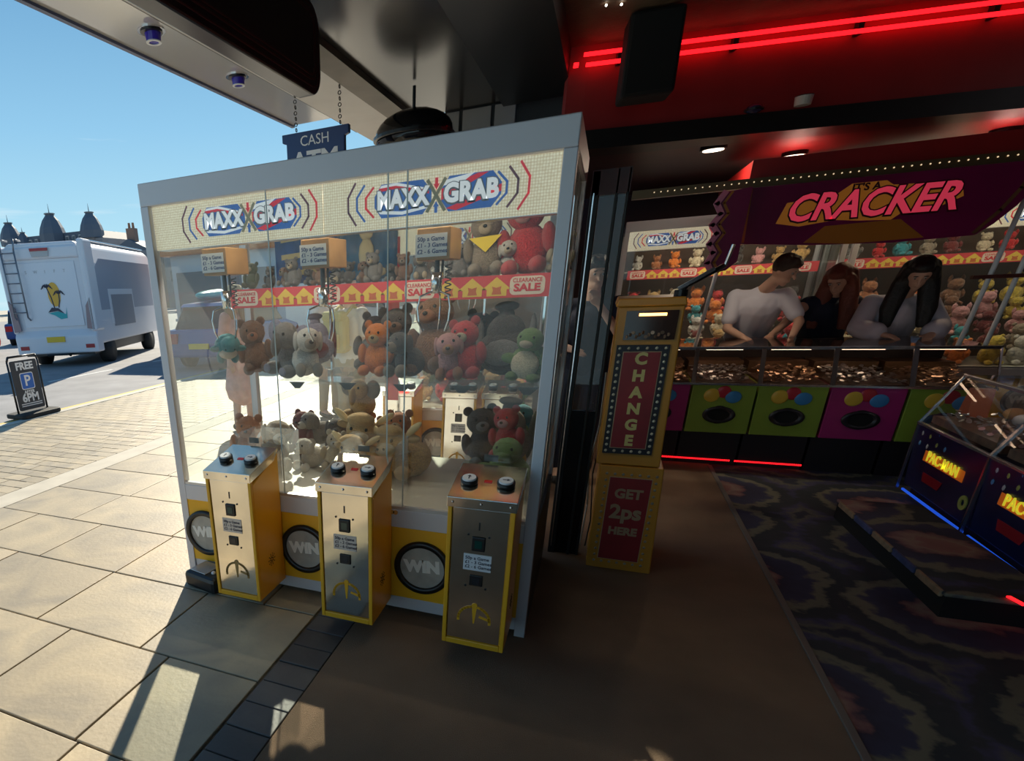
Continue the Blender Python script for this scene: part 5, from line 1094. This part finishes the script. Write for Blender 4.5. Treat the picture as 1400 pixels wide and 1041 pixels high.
for i, (x, y_, w_, hh, cn, lb) in enumerate(((-69, 78, 7, 10.6, 1, 'low roofed house with a twin chimney right of the hotel'), (-60, 80, 7, 10.2, 1, 'house with a single chimney stack, rightmost on the skyline'))):
    t = thing('house', lb, 'building', (x, y_, -.1), R(10)); B(-w_ / 2, w_ / 2, 0, 8, 0, hh - 1.8).build('wall', stone, t); MB().prism([(-w_ / 2 - .3, hh - 1.8), (w_ / 2 + .3, hh - 1.8), (0, hh)], 8, 'xz', 0).build('roof', slate, t)
    c_ = B(-.7, .7, 1, 2.2, hh - 1.0, hh + 1.6).build('chimney', mat('brick chimney', (.28, .17, .13), .8), t)
    for q in ((-.35, .35) if i == 0 else (0,)): MB().cyl((q, 1.6, hh + 1.6), (q, 1.6, hh + 2.4), .22, .18, 10).build('chimney_pot', mat('terracotta', (.35, .17, .10), .8), c_)
    for q in range(3): B(-2.6 + q * 2, -1.8 + q * 2, -.05, 0, 4, 5.6).build('window', pane, t)
leaf = mat('dark foliage', (.035, .06, .03), .8, var=.4, vscale=1)
for i, (x, y_, lb) in enumerate(((-49.8, 68.7, 'dark round tree on the skyline beside the claw machine frame'), (-39.0, 62.0, 'dark tree behind the orange kiosk on the skyline'))):
    t = thing('tree', lb, 'tree', (x, y_, -.1)); m_ = MB(); MB().cyl((0, 0, 0), (0, 0, 6), .5, .3, 8).build('trunk', mat('bark', (.1, .07, .05), .9), t)
    for k in range(26): m_.sph((random.gauss(0, 1.6), random.gauss(0, 1.2), 8 + random.gauss(0, 1.5)), random.uniform(.7, 1.5), sub=1)
    m_.build('crown', leaf, t)
t = thing('building', 'long pale seafront terrace far behind, seen through the claw machine', 'building', (-30, 70, -.1), R(8))
B(-16, 40, 0, 8, 0, 9).build('wall', mat('terrace render', (.45, .40, .36), .7, var=.1), t); MB().prism([(-16.5, 9), (40.5, 9), (40, 11.5), (-16, 11.5)], 8, 'xz', 0).build('roof', slate, t)
for k in range(22):
    for q in range(3): B(-14.5 + k * 2.4, -13.4 + k * 2.4, -.06, .0, 1.2 + q * 2.7, 2.8 + q * 2.7).build('window', pane, t)

# red vertical banner standing behind the machine
t = thing('feather_flag', 'tall narrow red banner flag standing behind the claw machine', 'flag', (-1.50, 4.5, 0))
MB().cyl((0, 0, 0), (0, 0, 2.0), .012, n=10).build('pole', chrome, t); MB().cyl((0, 0, 0), (0, 0, .03), .16, n=24).build('base', black, t)
B(.012, .10, -.004, .004, .75, 1.95).build('banner', mat('bright red cloth', (.75, .02, .02), .7), t)

# ------------------------------------------------------------------ lamps added to brighten the arcade (ceiling cans with their own light)
for i, (x, y_, e_, c_, lb) in enumerate(((1.3, 6.9, 9, (1, .75, .62), 'added round ceiling lamp above the island, left'), (2.6, 7.0, 7, (1, .7, .6), 'added round ceiling lamp above the island, right'), (4.2, 4.3, 3.5, (.9, .85, .9), 'added round ceiling lamp over the right pusher row'), (2.6, 7.75, 8, (1, .8, .5), 'added round ceiling lamp before the back wall'), (.62, 6.05, 9, (1, .82, .6), 'added round ceiling lamp just behind the bulkhead by the change machine'))):
    z = 2.50 if y_ > 6 else 3.10
    t = thing('added_ceiling_lamp', lb, 'ceiling light', (x, y_, z), group='added round ceiling lamps of the arcade')
    MB().cyl((0, 0, 0), (0, 0, -.03), .09, n=24).build('housing', black, t); MB().cyl((0, 0, -.03), (0, 0, -.034), .07, n=24).build('diffuser', mat('lamp diffuser', (1, .85, .65), .4, emis=3), t)
    ld = D.lights.new('added_lamp_light', 'AREA'); ld.shape = 'DISK'; ld.size = .14; ld.energy = e_ * .75; ld.color = c_; lo = D.objects.new('added_lamp_light', ld); COL.objects.link(lo); lo.parent = t; lo.location = (0, 0, -.04)
